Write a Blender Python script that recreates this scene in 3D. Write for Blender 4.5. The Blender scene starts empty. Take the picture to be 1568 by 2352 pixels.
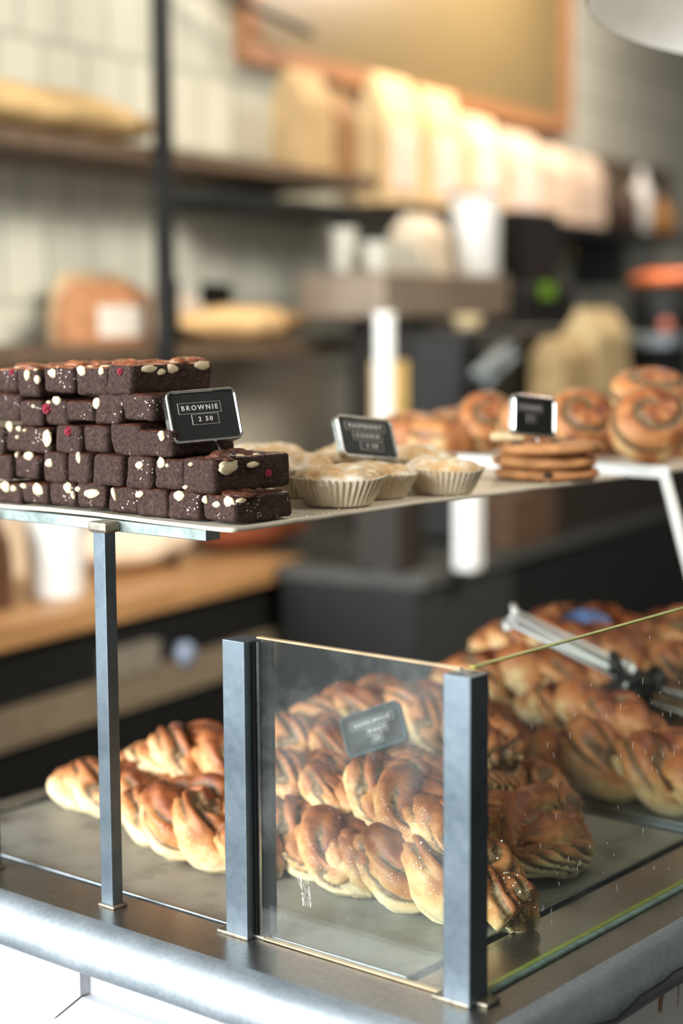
import bpy, bmesh, math, random
from mathutils import Vector, Matrix, noise
PI = math.pi
S = bpy.context.scene
COL = S.collection

# ------------------------------------------------------------------ camera
CAM = Vector((0.7204, -1.0263, 0.5293))
YAW, PITCH, ROLL = 0.688717, 0.113782, -0.005984
F_PX = 3884.8
fwd = Vector((-math.sin(YAW) * math.cos(PITCH), math.cos(YAW) * math.cos(PITCH), -math.sin(PITCH)))
rt = Vector((math.cos(YAW), math.sin(YAW), 0)); up = rt.cross(fwd)
rgt = math.cos(ROLL) * rt + math.sin(ROLL) * up
upp = -math.sin(ROLL) * rt + math.cos(ROLL) * up
cam = bpy.data.cameras.new('camera')
cam.sensor_fit = 'VERTICAL'; cam.sensor_height = 36; cam.sensor_width = 24
cam.lens = F_PX * 36 / 2352
cam.dof.use_dof = True; cam.dof.focus_distance = 1.47; cam.dof.aperture_fstop = 2.15
cam.clip_start = 0.05
co = bpy.data.objects.new('camera', cam); COL.objects.link(co)
M = Matrix.Identity(4)
for i in range(3):
    M[i][0] = rgt[i]; M[i][1] = upp[i]; M[i][2] = -fwd[i]; M[i][3] = CAM[i]
co.matrix_world = M
S.camera = co

# ------------------------------------------------------------------ light
S.view_settings.view_transform = 'Standard'; S.view_settings.look = 'None'
S.view_settings.gamma = 1; S.view_settings.use_curve_mapping = False
S.view_settings.exposure = 0.0
w = bpy.data.worlds.new('world'); S.world = w; w.use_nodes = True
w.node_tree.nodes['Background'].inputs[0].default_value = (0.95, 0.92, 0.85, 1)
w.node_tree.nodes['Background'].inputs[1].default_value = 0.22


def area(name, loc, target, sx, sy, power, color, spread=None):
    l = bpy.data.lights.new(name, 'AREA'); l.shape = 'RECTANGLE'; l.size = sx; l.size_y = sy
    l.energy = power; l.color = color
    if spread: l.spread = spread
    o = bpy.data.objects.new(name, l); COL.objects.link(o)
    o.location = loc
    o.rotation_euler = (Vector(target) - Vector(loc)).to_track_quat('-Z', 'Y').to_euler()
    return o


def point(name, loc, power, color, size=0.06):
    l = bpy.data.lights.new(name, 'POINT'); l.energy = power; l.color = color; l.shadow_soft_size = size
    o = bpy.data.objects.new(name, l); COL.objects.link(o); o.location = loc
    return o


# street side window daylight, falling from the customer side onto the -Y faces
area('street_window_light', (-2.5, -3.0, 1.4), (-0.4, 0.4, 0.2), 4.2, 2.6, 340, (0.88, 0.95, 1.0))
area('street_fill_light', (-0.7, -4.1, 0.95), (-1.6, 1.8, 0.6), 2.8, 2.0, 400, (0.94, 0.97, 1.0))  # extra daylight added on the street side to brighten the back wall, no door
area('aisle_fill_light', (0.5, 1.2, 1.98), (-2.0, 1.5, 0.35), 1.6, 1.2, 46, (1.0, 0.94, 0.86), spread=math.radians(84))  # added fill, aimed and narrowed to brighten the wall below the shelf

# wall frame: s along the back wall, off behind the back counter's front edge
WA = math.radians(9.2)
WO = Vector((-1.578, 0.83, 0)); WS = Vector((-math.sin(WA), math.cos(WA), 0)); WN = Vector((math.cos(WA), math.sin(WA), 0))
def WP(s, off, z): return WO + WS * s - WN * off + Vector((0, 0, z))


area('warm_wall_light', WP(2.35, 0.05, 1.98), WP(2.25, 0.42, 0.95), 1.5, 0.25, 34, (1.0, 0.85, 0.66))
area('warm_wall_light', WP(3.1, -0.35, 1.9), WP(3.0, 0.45, 0.85), 0.8, 0.3, 28, (1.0, 0.86, 0.76))


# ------------------------------------------------------------------ materials
def lin(c):
    return tuple(((x / 255 + 0.055) / 1.055) ** 2.4 if x / 255 > 0.04045 else x / 255 / 12.92 for x in c) + (1,)


class NT:
    def __init__(s, name):
        s.m = bpy.data.materials.new(name); s.m.use_nodes = True
        s.t = s.m.node_tree; s.b = s.t.nodes['Principled BSDF']; s.out = s.t.nodes['Material Output']
    def n(s, typ, **kw):
        x = s.t.nodes.new(typ)
        for k, v in kw.items():
            if k in x.inputs: x.inputs[k].default_value = v
            else: setattr(x, k, v)
        return x
    def l(s, a, b): s.t.links.new(a, b)
    def coord(s, kind='Object'):
        return s.n('ShaderNodeTexCoord').outputs[kind]
    def noise(s, scale, detail=3, rough=0.55, vec=None, stretch=None):
        x = s.n('ShaderNodeTexNoise'); x.inputs['Scale'].default_value = scale
        x.inputs['Detail'].default_value = detail; x.inputs['Roughness'].default_value = rough
        v = vec or s.coord()
        if stretch:
            mp = s.n('ShaderNodeMapping'); mp.inputs['Scale'].default_value = stretch; s.l(v, mp.inputs[0]); v = mp.outputs[0]
        s.l(v, x.inputs['Vector']); return x.outputs['Fac']
    def ramp(s, fac, stops, interp='LINEAR'):
        r = s.n('ShaderNodeValToRGB'); cr = r.color_ramp; cr.interpolation = interp
        while len(cr.elements) < len(stops): cr.elements.new(0.5)
        for e, (p, c) in zip(cr.elements, stops): e.position = p; e.color = c
        s.l(fac, r.inputs[0]); return r.outputs[0]
    def mix(s, fac, a, b, typ='MIX'):
        x = s.n('ShaderNodeMix'); x.data_type = 'RGBA'; x.blend_type = typ
        for sock, v in ((x.inputs[0], fac), (x.inputs[6], a), (x.inputs[7], b)):
            if hasattr(v, 'links'): s.l(v, sock)
            else: sock.default_value = v
        return x.outputs[2]
    def math(s, op, a, b=0.0, c=None):
        x = s.n('ShaderNodeMath'); x.operation = op
        for i, v in enumerate((a, b, c)):
            if v is None: continue
            if hasattr(v, 'links'): s.l(v, x.inputs[i])
            else: x.inputs[i].default_value = v
        return x.outputs[0]
    def bump(s, h, strength=0.3, dist=0.001):
        x = s.n('ShaderNodeBump'); x.inputs['Strength'].default_value = strength; x.inputs['Distance'].default_value = dist
        s.l(h, x.inputs['Height']); s.l(x.outputs[0], s.b.inputs['Normal'])
    def base(s, c):
        if hasattr(c, 'links'): s.l(c, s.b.inputs['Base Color'])
        else: s.b.inputs['Base Color'].default_value = c
    def set(s, rough=0.5, metal=0.0, spec=0.5):
        s.b.inputs['Roughness'].default_value = rough; s.b.inputs['Metallic'].default_value = metal
        s.b.inputs['Specular IOR Level'].default_value = spec


MATS = {}
def plain(name, rgb, rough=0.6, metal=0.0, spec=0.4, var=0.15, scale=30, bump=0.0):
    if name in MATS: return MATS[name]
    t = NT(name); c = lin(rgb)
    f = t.noise(scale)
    d = tuple(x * (1 - var) for x in c[:3]) + (1,); e = tuple(min(1, x * (1 + var)) for x in c[:3]) + (1,)
    t.base(t.ramp(f, [(0.3, d), (0.7, e)])); t.set(rough, metal, spec)
    if bump: t.bump(f, bump, 0.002)
    MATS[name] = t.m; return t.m


def m_dough():
    t = NT('baked_dough'); a = t.n('ShaderNodeAttribute'); a.attribute_name = 'bake'
    sp = t.n('ShaderNodeSeparateColor'); t.l(a.outputs['Color'], sp.inputs[0])
    fill, topn, rnd = sp.outputs[0], sp.outputs[1], sp.outputs[2]
    n1 = t.noise(38, 4, 0.6); n2 = t.noise(160, 3, 0.6); n3 = t.noise(14, 2)
    v = t.math('ADD', topn, t.math('MULTIPLY', t.math('SUBTRACT', n1, 0.5), 0.75))
    v = t.math('ADD', v, t.math('MULTIPLY', t.math('SUBTRACT', n3, 0.5), 0.7)); v = t.math('SUBTRACT', v, 0.04)
    col = t.ramp(v, [(0.16, lin((230, 210, 168))), (0.45, lin((212, 176, 122))), (0.62, lin((188, 128, 76))), (0.84, lin((152, 88, 48))), (1.0, lin((108, 54, 30)))])
    fl = t.ramp(n2, [(0.35, lin((74, 52, 34))), (0.65, lin((138, 108, 72)))])
    fm = t.math('MULTIPLY', fill, t.math('ADD', n2, 0.62)); 
    c = t.mix(t.ramp(fm, [(0.25, (0, 0, 0, 1)), (0.62, (1, 1, 1, 1))]), col, fl)
    # crumb sugar specks
    vo = t.n('ShaderNodeTexVoronoi'); vo.inputs['Scale'].default_value = 420; t.l(t.coord(), vo.inputs['Vector'])
    sk = t.math('LESS_THAN', vo.outputs['Distance'], 0.22)
    sk = t.math('MULTIPLY', sk, t.math('GREATER_THAN', t.noise(22, 2), 0.56))
    sk = t.math('MULTIPLY', sk, 0.7)
    c = t.mix(sk, c, lin((240, 222, 190)))
    t.base(c); t.set(0.5, 0, 0.35)
    t.bump(t.math('ADD', t.math('MULTIPLY', n2, 0.6), t.math('MULTIPLY', n1, 0.7)), 0.45, 0.0022)
    return t.m


def m_brownie():
    t = NT('brownie_crumb'); n1 = t.noise(330, 5, 0.75); n2 = t.noise(40, 3)
    c = t.ramp(n1, [(0.32, lin((27, 16, 12))), (0.52, lin((58, 40, 34))), (0.74, lin((92, 70, 61)))])
    vo = t.n('ShaderNodeTexVoronoi'); vo.inputs['Scale'].default_value = 330; t.l(t.coord(), vo.inputs['Vector'])
    sk = t.math('LESS_THAN', vo.outputs['Distance'], 0.24)
    oi = t.n('ShaderNodeObjectInfo')
    th = t.math('SUBTRACT', 0.70, t.math('MULTIPLY', oi.outputs['Random'], 0.16))
    g = t.coord()
    sk = t.math('MULTIPLY', sk, t.math('GREATER_THAN', t.noise(48, 2, vec=g), th))
    c = t.mix(sk, c, lin((205, 190, 180)))
    t.base(c); t.set(0.7, 0, 0.2)
    vo2 = t.n('ShaderNodeTexVoronoi'); vo2.inputs['Scale'].default_value = 260; t.l(t.coord(), vo2.inputs['Vector'])
    t.bump(t.math('ADD', n1, t.math('MULTIPLY', vo2.outputs['Distance'], 0.5)), 0.75, 0.0022)
    return t.m


def m_crust():
    t = NT('brownie_crust'); n1 = t.noise(90, 5, 0.65)
    t.base(t.ramp(n1, [(0.3, lin((70, 34, 22))), (0.5, lin((142, 80, 46))), (0.7, lin((196, 134, 88)))]))
    t.set(0.32, 0, 0.5); t.bump(n1, 0.8, 0.003); return t.m


def m_crust_dark():
    t = NT('brownie_crust_dark'); n1 = t.noise(90, 5, 0.65)
    t.base(t.ramp(n1, [(0.35, lin((44, 22, 15))), (0.58, lin((84, 46, 30))), (0.72, lin((140, 86, 54)))]))
    t.set(0.45, 0, 0.4); t.bump(n1, 0.8, 0.003); return t.m


def m_tile():
    t = NT('wall_tile'); br = t.n('ShaderNodeTexBrick')
    mp = t.n('ShaderNodeMapping'); mp.inputs['Rotation'].default_value = (0, 0, 0)
    sp = t.n('ShaderNodeSeparateXYZ'); cb = t.n('ShaderNodeCombineXYZ'); t.l(t.coord(), sp.inputs[0])
    t.l(sp.outputs[1], cb.inputs[0]); t.l(sp.outputs[2], cb.inputs[1]); t.l(cb.outputs[0], br.inputs['Vector'])
    br.inputs['Scale'].default_value = 1; br.inputs['Brick Width'].default_value = 0.15; br.inputs['Row Height'].default_value = 0.19
    br.inputs['Mortar Size'].default_value = 0.009; br.inputs['Mortar Smooth'].default_value = 0.1; br.offset = 0.5
    br.inputs['Color1'].default_value = lin((208, 208, 192)); br.inputs['Color2'].default_value = lin((198, 199, 184)); br.inputs['Mortar'].default_value = lin((172, 174, 158))
    t.base(br.outputs['Color']); t.set(0.3, 0, 0.4); return t.m


def m_wood(name, a, b, scale=8, rough=0.45):
    t = NT(name); n = t.noise(scale, 5, 0.6, stretch=(6, 0.6, 6))
    t.base(t.ramp(n, [(0.3, lin(a)), (0.7, lin(b))])); t.set(rough); t.bump(n, 0.2, 0.001); return t.m


def m_painted():
    t = NT('chipped_white_paint'); g = t.coord()
    n = t.noise(26, 5, 0.7, stretch=(1.3, 1.3, 0.28)); n2 = t.noise(3.5, 2)
    f = t.math('ADD', n, t.math('MULTIPLY', t.math('SUBTRACT', n2, 0.5), 0.35))
    wood = t.ramp(t.noise(60, 4, 0.6, stretch=(1, 1, 0.1)), [(0.3, lin((120, 88, 62))), (0.7, lin((170, 138, 108)))])
    c = t.mix(t.ramp(f, [(0.585, (0, 0, 0, 1)), (0.61, (1, 1, 1, 1))]), lin((226, 226, 222)), wood)
    t.base(c); t.set(0.55); t.bump(f, 0.3, 0.001); return t.m


def m_painted_clean():
    t = NT('white_gloss_paint'); n = t.noise(22, 5, 0.7, stretch=(1, 1, 0.5))
    c = t.mix(t.ramp(n, [(0.70, (0, 0, 0, 1)), (0.74, (1, 1, 1, 1))]), lin((186, 188, 190)), lin((150, 122, 94)))
    t.base(c); t.set(0.5); t.bump(n, 0.15, 0.001); return t.m


def m_liner(name='baking_paper', base=(176, 172, 160)):
    t = NT(name); n = t.noise(16, 6, 0.65); n2 = t.noise(5, 3)
    f = t.math('ADD', t.math('MULTIPLY', n, 0.7), t.math('MULTIPLY', n2, 0.3))
    c = t.ramp(f, [(0.30, lin(tuple(x - 64 for x in base))), (0.47, lin(base)), (0.7, lin(tuple(x + 12 for x in base)))])
    st = t.ramp(t.noise(9, 4, 0.7, stretch=(1, 1.6, 1)), [(0.63, (0, 0, 0, 1)), (0.72, (0.8, 0.8, 0.8, 1))])
    c = t.mix(st, c, lin((138, 106, 72)))
    t.base(c); t.set(0.5); t.bump(n, 0.25, 0.002); return t.m


def m_steel(name, a, b, rough, metal=1.0, scale=120, stretch=None, bump=0.05):
    t = NT(name); n = t.noise(scale, 4, 0.6, stretch=stretch); n2 = t.noise(9, 3)
    t.base(t.ramp(t.math('ADD', t.math('MULTIPLY', n, 0.5), t.math('MULTIPLY', n2, 0.5)), [(0.35, lin(a)), (0.65, lin(b))]))
    t.set(rough, metal, 0.5)
    r = t.ramp(n2, [(0.3, (rough - 0.06,) * 3 + (1,)), (0.7, (rough + 0.08,) * 3 + (1,))]); t.l(r, t.b.inputs['Roughness'])
    t.bump(n, bump, 0.001); return t.m


def m_glass():
    t = NT('clear_glass'); t.t.nodes.remove(t.b)
    tr = t.n('ShaderNodeBsdfTransparent'); tr.inputs[0].default_value = (0.93, 0.97, 0.95, 1)
    gl = t.n('ShaderNodeBsdfGlossy'); gl.inputs['Roughness'].default_value = 0.02
    di = t.n('ShaderNodeBsdfDiffuse'); di.inputs[0].default_value = (0.8, 0.82, 0.8, 1)
    ge = t.n('ShaderNodeNewGeometry'); dt = t.n('ShaderNodeVectorMath'); dt.operation = 'DOT_PRODUCT'
    t.l(ge.outputs['Normal'], dt.inputs[0]); t.l(ge.outputs['Incoming'], dt.inputs[1])
    fr = t.math('ADD', 0.035, t.math('MULTIPLY', 0.9, t.math('POWER', t.math('SUBTRACT', 1.0, t.math('ABSOLUTE', dt.outputs['Value'])), 5.0)))
    m1 = t.n('ShaderNodeMixShader'); t.l(fr, m1.inputs[0]); t.l(tr.outputs[0], m1.inputs[1]); t.l(gl.outputs[0], m1.inputs[2])
    # film of dust, thin everywhere with heavier wiped smears
    d = t.ramp(t.noise(11, 5, 0.65, stretch=(1, 1, 1)), [(0.45, (0.012,) * 3 + (1,)), (0.75, (0.06,) * 3 + (1,))])
    m2 = t.n('ShaderNodeMixShader'); t.l(d, m2.inputs[0]); t.l(m1.outputs[0], m2.inputs[1]); t.l(di.outputs[0], m2.inputs[2])
    t.l(m2.outputs[0], t.out.inputs[0]); return t.m


def m_emit(name, rgb, strength):
    t = NT(name); t.b.inputs['Base Color'].default_value = lin(rgb)
    t.b.inputs['Emission Color'].default_value = lin(rgb); t.b.inputs['Emission Strength'].default_value = strength; return t.m


def m_case():
    t = NT('paper_case'); n = t.noise(120, 4)
    t.base(t.ramp(n, [(0.3, lin((192, 176, 148))), (0.7, lin((212, 198, 172)))])); t.set(0.7, 0, 0.2); t.bump(n, 0.2, 0.001)
    return t.m


def m_crumbtop():
    t = NT('floured_pastry'); n = t.noise(70, 5, 0.7); n2 = t.noise(25, 3)
    f = t.math('ADD', t.math('MULTIPLY', n, 0.5), t.math('MULTIPLY', n2, 0.5))
    t.base(t.ramp(f, [(0.38, lin((196, 152, 102))), (0.48, lin((214, 184, 142))), (0.58, lin((232, 222, 204)))]))
    t.set(0.85, 0, 0.15); t.bump(f, 0.7, 0.003); return t.m


DOUGH = m_dough(); BROWN = m_brownie(); CRUST = m_crust(); CRUSTD = m_crust_dark(); TILE = m_tile(); GLASS = m_glass()
PAINT = m_painted(); PAINTC = m_painted_clean(); LINER = m_liner('baking_paper', (134, 131, 120)); SHELFPAPER = m_liner('shelf_paper', (204, 194, 174))
CASE = m_case(); CTOP = m_crumbtop()
POSTM = m_steel('blued_steel', (92, 104, 111), (116, 126, 132), 0.46, 0.85, 90)
DECKM = m_steel('brushed_steel', (150, 148, 142), (176, 174, 168), 0.34, 1.0, 160, (1, 1, 1), 0.12)
NOSEM = m_steel('worn_steel_edge', (150, 160, 168), (182, 190, 196), 0.50, 0.8, 200, None, 0.12)
CHROME = m_steel('worn_chrome', (170, 172, 168), (216, 216, 210), 0.22, 1.0, 150)
EDGE = plain('glass_edge_green', (142, 150, 60), 0.25, 0, 0.6, 0.2, 60)
EDGE2 = plain('glass_edge_tan', (186, 160, 124), 0.3, 0, 0.6, 0.2, 60)
NUT = plain('nut_flesh', (232, 212, 172), 0.55, 0, 0.4, 0.18, 220, 0.5)
RASP = plain('dried_raspberry', (168, 40, 62), 0.45, 0, 0.5, 0.3, 300, 0.6)
BLACKP = plain('black_card', (22, 25, 23), 0.5, 0, 0.3, 0.3, 300)
BLACKS = plain('black_label_strip', (16, 13, 11), 0.4, 0, 0.5, 0.1)
WHITEI = plain('raised_white_letters', (205, 202, 196), 0.6, 0, 0.3, 0.1, 500)
WOODL = m_wood('pale_oak', (150, 108, 66), (182, 138, 90))
WOODF = m_wood('orange_wood', (142, 96, 60), (172, 124, 82))
BLK = plain('black_appliance', (22, 22, 20), 0.5, 0, 0.35, 0.2)
DGR = plain('charcoal_laminate', (50, 52, 50), 0.55, 0, 0.3, 0.12)
WHITEP = plain('white_enamel', (226, 226, 220), 0.35, 0, 0.5, 0.04)


# ------------------------------------------------------------------ mesh helpers
def tag(o, label=None, cat=None, group=None, kind=None):
    if label: o['label'] = label
    if cat: o['category'] = cat
    if group: o['group'] = group
    if kind: o['kind'] = kind
    return o


def empty(name, loc=(0, 0, 0), rz=0.0, label=None, cat=None, group=None):
    o = bpy.data.objects.new(name, None); COL.objects.link(o); o.location = loc; o.rotation_euler = (0, 0, rz)
    o.empty_display_size = 0.02
    return tag(o, label, cat, group)


def obj(name, bm, mat, parent=None, smooth=False, loc=None, rz=None):
    me = bpy.data.meshes.new(name); bmesh.ops.recalc_face_normals(bm, faces=bm.faces); bm.to_mesh(me); bm.free()
    mats = mat if isinstance(mat, (list, tuple)) else [mat]
    for x in mats: me.materials.append(x)
    if smooth:
        for p in me.polygons: p.use_smooth = True
    o = bpy.data.objects.new(name, me); COL.objects.link(o)
    if parent: o.parent = parent
    if loc is not None: o.location = loc
    if rz is not None: o.rotation_euler = (0, 0, rz)
    return o


def box(bm, x0, x1, y0, y1, z0, z1, bev=0.0, seg=2):
    r = bmesh.ops.create_cube(bm, size=1.0)
    vs = r['verts']
    for v in vs:
        v.co = Vector(((x0 + x1) / 2 + v.co.x * (x1 - x0), (y0 + y1) / 2 + v.co.y * (y1 - y0), (z0 + z1) / 2 + v.co.z * (z1 - z0)))
    if bev:
        es = list({e for v in vs for e in v.link_edges})
        bmesh.ops.bevel(bm, geom=es, offset=bev, segments=seg, profile=0.5, affect='EDGES')
    return bm


def nbox(*a, bev=0.0, seg=2): return box(bmesh.new(), *a, bev=bev, seg=seg)


def cyl(bm, p0, p1, r0, r1=None, seg=20):
    r1 = r0 if r1 is None else r1
    p0 = Vector(p0); p1 = Vector(p1); d = p1 - p0
    q = d.to_track_quat('Z', 'Y').to_matrix().to_4x4()
    r = bmesh.ops.create_cone(bm, cap_ends=True, segments=seg, radius1=r0, radius2=r1, depth=d.length)
    bmesh.ops.transform(bm, matrix=Matrix.Translation((p0 + p1) / 2) @ q, verts=r['verts'])
    return bm


def lathe(bm, prof, seg=40, fn=None):
    rings = []
    for i, (r, z) in enumerate(prof):
        ring = []
        for k in range(seg):
            a = 2 * PI * k / seg; rr, zz = (fn(i, a, r, z) if fn else (r, z))
            ring.append(bm.verts.new((rr * math.cos(a), rr * math.sin(a), zz)))
        rings.append(ring)
    for i in range(len(rings) - 1):
        for k in range(seg):
            bm.faces.new((rings[i][k], rings[i][(k + 1) % seg], rings[i + 1][(k + 1) % seg], rings[i + 1][k]))
    return rings


def cap(bm, ring): bm.faces.new(ring)


def nz(p, s, seed=0.0):
    return noise.noise(Vector((p[0] * s + seed, p[1] * s - seed * 1.7, p[2] * s + seed * 0.6)))


def copy_tree(o, parent=None):
    c = o.copy(); COL.objects.link(c); c.parent = parent
    for ch in list(o.children): copy_tree(ch, c)
    return c


def wbox(name, s0, s1, o0, o1, z0, z1, mat, parent=None, bev=0.0, label=None, cat=None, group=None, kind=None):
    """a box laid out along the back wall; its own origin sits at its base"""
    ls, lo = (s1 - s0) / 2, (o1 - o0) / 2
    bm = nbox(-lo, lo, -ls, ls, 0, z1 - z0, bev=bev)
    o = obj(name, bm, mat, loc=WP((s0 + s1) / 2, (o0 + o1) / 2, z0), rz=WA)
    if parent:
        o.parent = parent
        o.matrix_parent_inverse = parent_inv(parent)
    return tag(o, label, cat, group, kind)


def parent_inv(p):
    return (Matrix.Translation(p.location) @ p.rotation_euler.to_matrix().to_4x4()).inverted()


# ------------------------------------------------------------------ setting
tag(obj('floor', nbox(-7, 5, -5, 10, -1.06, -1.0), plain('dark_floor', (30, 28, 26), 0.6, 0, 0.3)), kind='structure')
tag(obj('ceiling', nbox(-7, 2.2, -1.2, 10, 2.12, 2.2), plain('ceiling_paint', (150, 142, 126), 0.8)), kind='structure')
tag(obj('wall_left', nbox(-0.12, 0, -1.2, 7, -1.0, 2.12), TILE, loc=WP(0, 0.5, 0), rz=WA), kind='structure')

# ------------------------------------------------------------------ bakery counter
ctr = empty('display_counter', (0, 0, -1.0), 0, 'white panelled bakery counter with a rolled steel edge holding the pastries', 'counter')
def cpart(name, bm, mat, smooth=False, label=None):
    o = obj(name, bm, mat, ctr, smooth); o.location = (0, 0, 1.0)
    if label: o['label'] = label
    return o
bm = bmesh.new()
box(bm, -0.76, 0.03, -0.044, 1.7, -0.03, -0.0085)
cpart('deck', bm, DECKM, label='flat steel top of the counter')
# raised flat margins between tray and rolled edge
bm = bmesh.new()
box(bm, -1.5, 0.03, -0.044, 0.016, -0.0085, 0.0)
box(bm, -0.066, 0.03, 0.016, 1.7, -0.0085, 0.0)
cpart('deck_margin', bm, DECKM)
# rolled nosing swept around the corner
bm = bmesh.new()
prof = []
for k in range(13):
    a = PI / 2 * k / 12
    prof.append((0.028 * math.sin(a), -0.028 + 0.028 * math.cos(a)))
prof += [(0.028, -0.034), (0.0255, -0.040), (0.018, -0.044), (0.0, -0.046), (-0.01, -0.046), (-0.01, -0.03)]
path = [((-1.5, -0.044), (0, -1))]
n_c = 8
path.append(((0.024, -0.044), (0, -1)))
for k in range(1, n_c):
    a = -PI / 2 + PI / 2 * k / n_c
    path.append(((0.024 + 0.006 * math.cos(a), -0.038 + 0.006 * math.sin(a)), (math.cos(a), math.sin(a))))
path.append(((0.030, -0.038), (1, 0))); path.append(((0.030, 1.7), (1, 0)))
# subdivide the straight runs so the edge can wander a little, as hand rolled sheet does
fine = []
for (a, na), (b, nb) in zip(path, path[1:]):
    L = math.hypot(b[0] - a[0], b[1] - a[1]); n = max(1, int(L / 0.02))
    for i in range(n):
        t = i / n; fine.append(((a[0] + (b[0] - a[0]) * t, a[1] + (b[1] - a[1]) * t), (na[0] + (nb[0] - na[0]) * t, na[1] + (nb[1] - na[1]) * t)))
fine.append(path[-1])
rings = []
for (p, nn) in fine:
    ring = []
    for (d, z) in prof:
        wv = 1 + 0.05 * nz((p[0] * 3, p[1] * 3, z * 6), 4)
        ring.append(bm.verts.new((p[0] + nn[0] * d * wv, p[1] + nn[1] * d * wv, z)))
    rings.append(ring)
for a, b in zip(rings, rings[1:]):
    for k in range(len(prof) - 1): bm.faces.new((a[k], a[k + 1], b[k + 1], b[k]))
cpart('rolled_edge', bm, NOSEM, True, 'rounded worn steel edge')
# wandering solder seam on the right-hand edge
bm = bmesh.new()
pts = []
for i in range(60):
    y = -0.02 + i * 0.02
    zz = -0.027 + 0.0035 * math.sin(y * 38) + 0.002 * math.sin(y * 83 + 1)
    pts.append((0.0588 if zz < -0.028 else 0.030 + math.sqrt(max(0, 0.0283 ** 2 - (zz + 0.028) ** 2)) + 0.0005, y, zz))
for a, b in zip(pts, pts[1:]): cyl(bm, a, b, 0.0007, seg=6)
cpart('edge_seam', bm, plain('seam_dark', (40, 44, 42), 0.6), label='dark wavy seam on the right side of the steel edge')
# panels below
bm = nbox(-1.5, 0.012, -0.026, -0.006, -1.0, -0.045); cpart('front_panel', bm, PAINTC, label='white painted front panel')
bm = bmesh.new(); box(bm, -1.5, -0.445, -0.034, -0.026, -1.0, -0.045, bev=0.002); box(bm, -0.006, 0.0115, -0.034, -0.026, -1.0, -0.045, bev=0.002)
box(bm, -0.445, -0.006, -0.034, -0.026, -1.0, -0.115, bev=0.002)
cpart('panel_frame', bm, PAINTC)
bm = bmesh.new()
def prism(bm, pts, y0, y1):
    a = [bm.verts.new((x, y0, z)) for x, z in pts]; b = [bm.verts.new((x, y1, z)) for x, z in pts]
    bm.faces.new(a); bm.faces.new(b[::-1])
    for k in range(len(pts)): bm.faces.new((a[k], a[(k + 1) % len(pts)], b[(k + 1) % len(pts)], b[k]))
prism(bm, [(-0.4435, -0.045), (-0.404, -0.045), (-0.404, -0.081), (-0.4435, -0.1135)], -0.038, -0.026)
prism(bm, [(-0.4425, -0.1145), (-0.4035, -0.0825), (-0.04, -0.0825), (-0.008, -0.1145)], -0.036, -0.026)
cpart('moulding', bm, PAINTC, label='mitred white moulding around the recessed panel')
bm = nbox(-0.02, 0.018, -0.006, 1.7, -1.0, -0.045); cpart('side_panel', bm, PAINT, label='chipped white planks showing brown wood')
bm = bmesh.new()
for y in (0.33, 0.62, 0.95, 1.3): box(bm, 0.018, 0.021, y, y + 0.045, -1.0, -0.045, bev=0.001)
cpart('side_batten', bm, PAINT)

# trays
def tray(x0, x1, y0, y1, label):
    t = empty('baking_tray', ((x0 + x1) / 2, (y0 + y1) / 2, -0.0083), 0, label, 'tray', 'paper lined baking trays in the counter')
    hx, hy = (x1 - x0) / 2, (y1 - y0) / 2
    bm = bmesh.new(); box(bm, -hx, hx, -hy, hy, 0, 0.002)
    for a in ((-hx, -hx + 0.003, -hy, hy), (hx - 0.003, hx, -hy, hy), (-hx, hx, -hy, -hy + 0.003), (-hx, hx, hy - 0.003, hy)):
        box(bm, *a, 0.0, 0.010, bev=0.001)
    obj('pan', bm, m_steel_tray, t)
    bm = bmesh.new(); bmesh.ops.create_grid(bm, x_segments=60, y_segments=50, size=1)
    for v in bm.verts:
        v.co.x *= hx - 0.005; v.co.y *= hy - 0.005
        e = max(0, abs(v.co.y) / hy - 0.93) * 0.03 + max(0, abs(v.co.x) / hx - 0.95) * 0.03
        v.co.z = 0.0045 + 0.0012 * nz(v.co, 9, hx) + e
    obj('baking_paper', bm, LINER, t, True)
    return t
m_steel_tray = m_steel('tray_steel', (120, 128, 132), (160, 166, 168), 0.35, 1.0, 120)
tray(-0.71, -0.074, 0.019, 0.515, 'paper lined steel baking tray at the front corner under the twisted buns')
tray(-0.71, -0.074, 0.527, 1.03, 'paper lined steel baking tray further back under the plaited loaves')

# ------------------------------------------------------------------ posts
H = 0.26
def post(x0, y0, a, z1, label, name='steel_post', group=None, channel=False, foot=True):
    t = empty(name, (x0 - a / 2, y0 + a / 2, 0), 0, label, 'post', group)
    obj('tube', nbox(-a / 2, a / 2, -a / 2, a / 2, 0.0, z1, bev=0.0009, seg=2), POSTM, t)
    if channel:
        bm = bmesh.new(); box(bm, a / 2, a / 2 + 0.004, -0.004, 0.0015, 0.004, z1 - 0.001); box(bm, a / 2, a / 2 + 0.012, 0.0075, a / 2, 0.004, z1 - 0.001, bev=0.0005)
        obj('glass_channel', bm, plain('black_channel', (26, 28, 26), 0.3, 0.6), t)
        obj('channel_bead', nbox(a / 2 + 0.004, a / 2 + 0.006, -0.002, 0.0, 0.004, z1 - 0.001), CHROME, t)
    if foot:
        f = a / 2 + 0.011
        bm = bmesh.new(); box(bm, -f, a / 2 - 0.001, -a / 2 - 0.0004, a / 2, 0.0, 0.0035, bev=0.0012); box(bm, a / 2 - 0.004, a / 2 + 0.010, a / 2 - 0.016, a / 2 + 0.004, 0, 0.0035, bev=0.0015)
        obj('foot_plate', bm, m_steel_foot, t)
    return t
m_steel_foot = m_steel('welded_foot_steel', (90, 88, 80), (170, 160, 140), 0.5, 0.8, 150, None, 0.6)
L2 = 0.2315
post(0, 0, 0.0252, H, 'thick steel corner post at the right front of the glass guard', group='thick steel posts of the glass guard')
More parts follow.
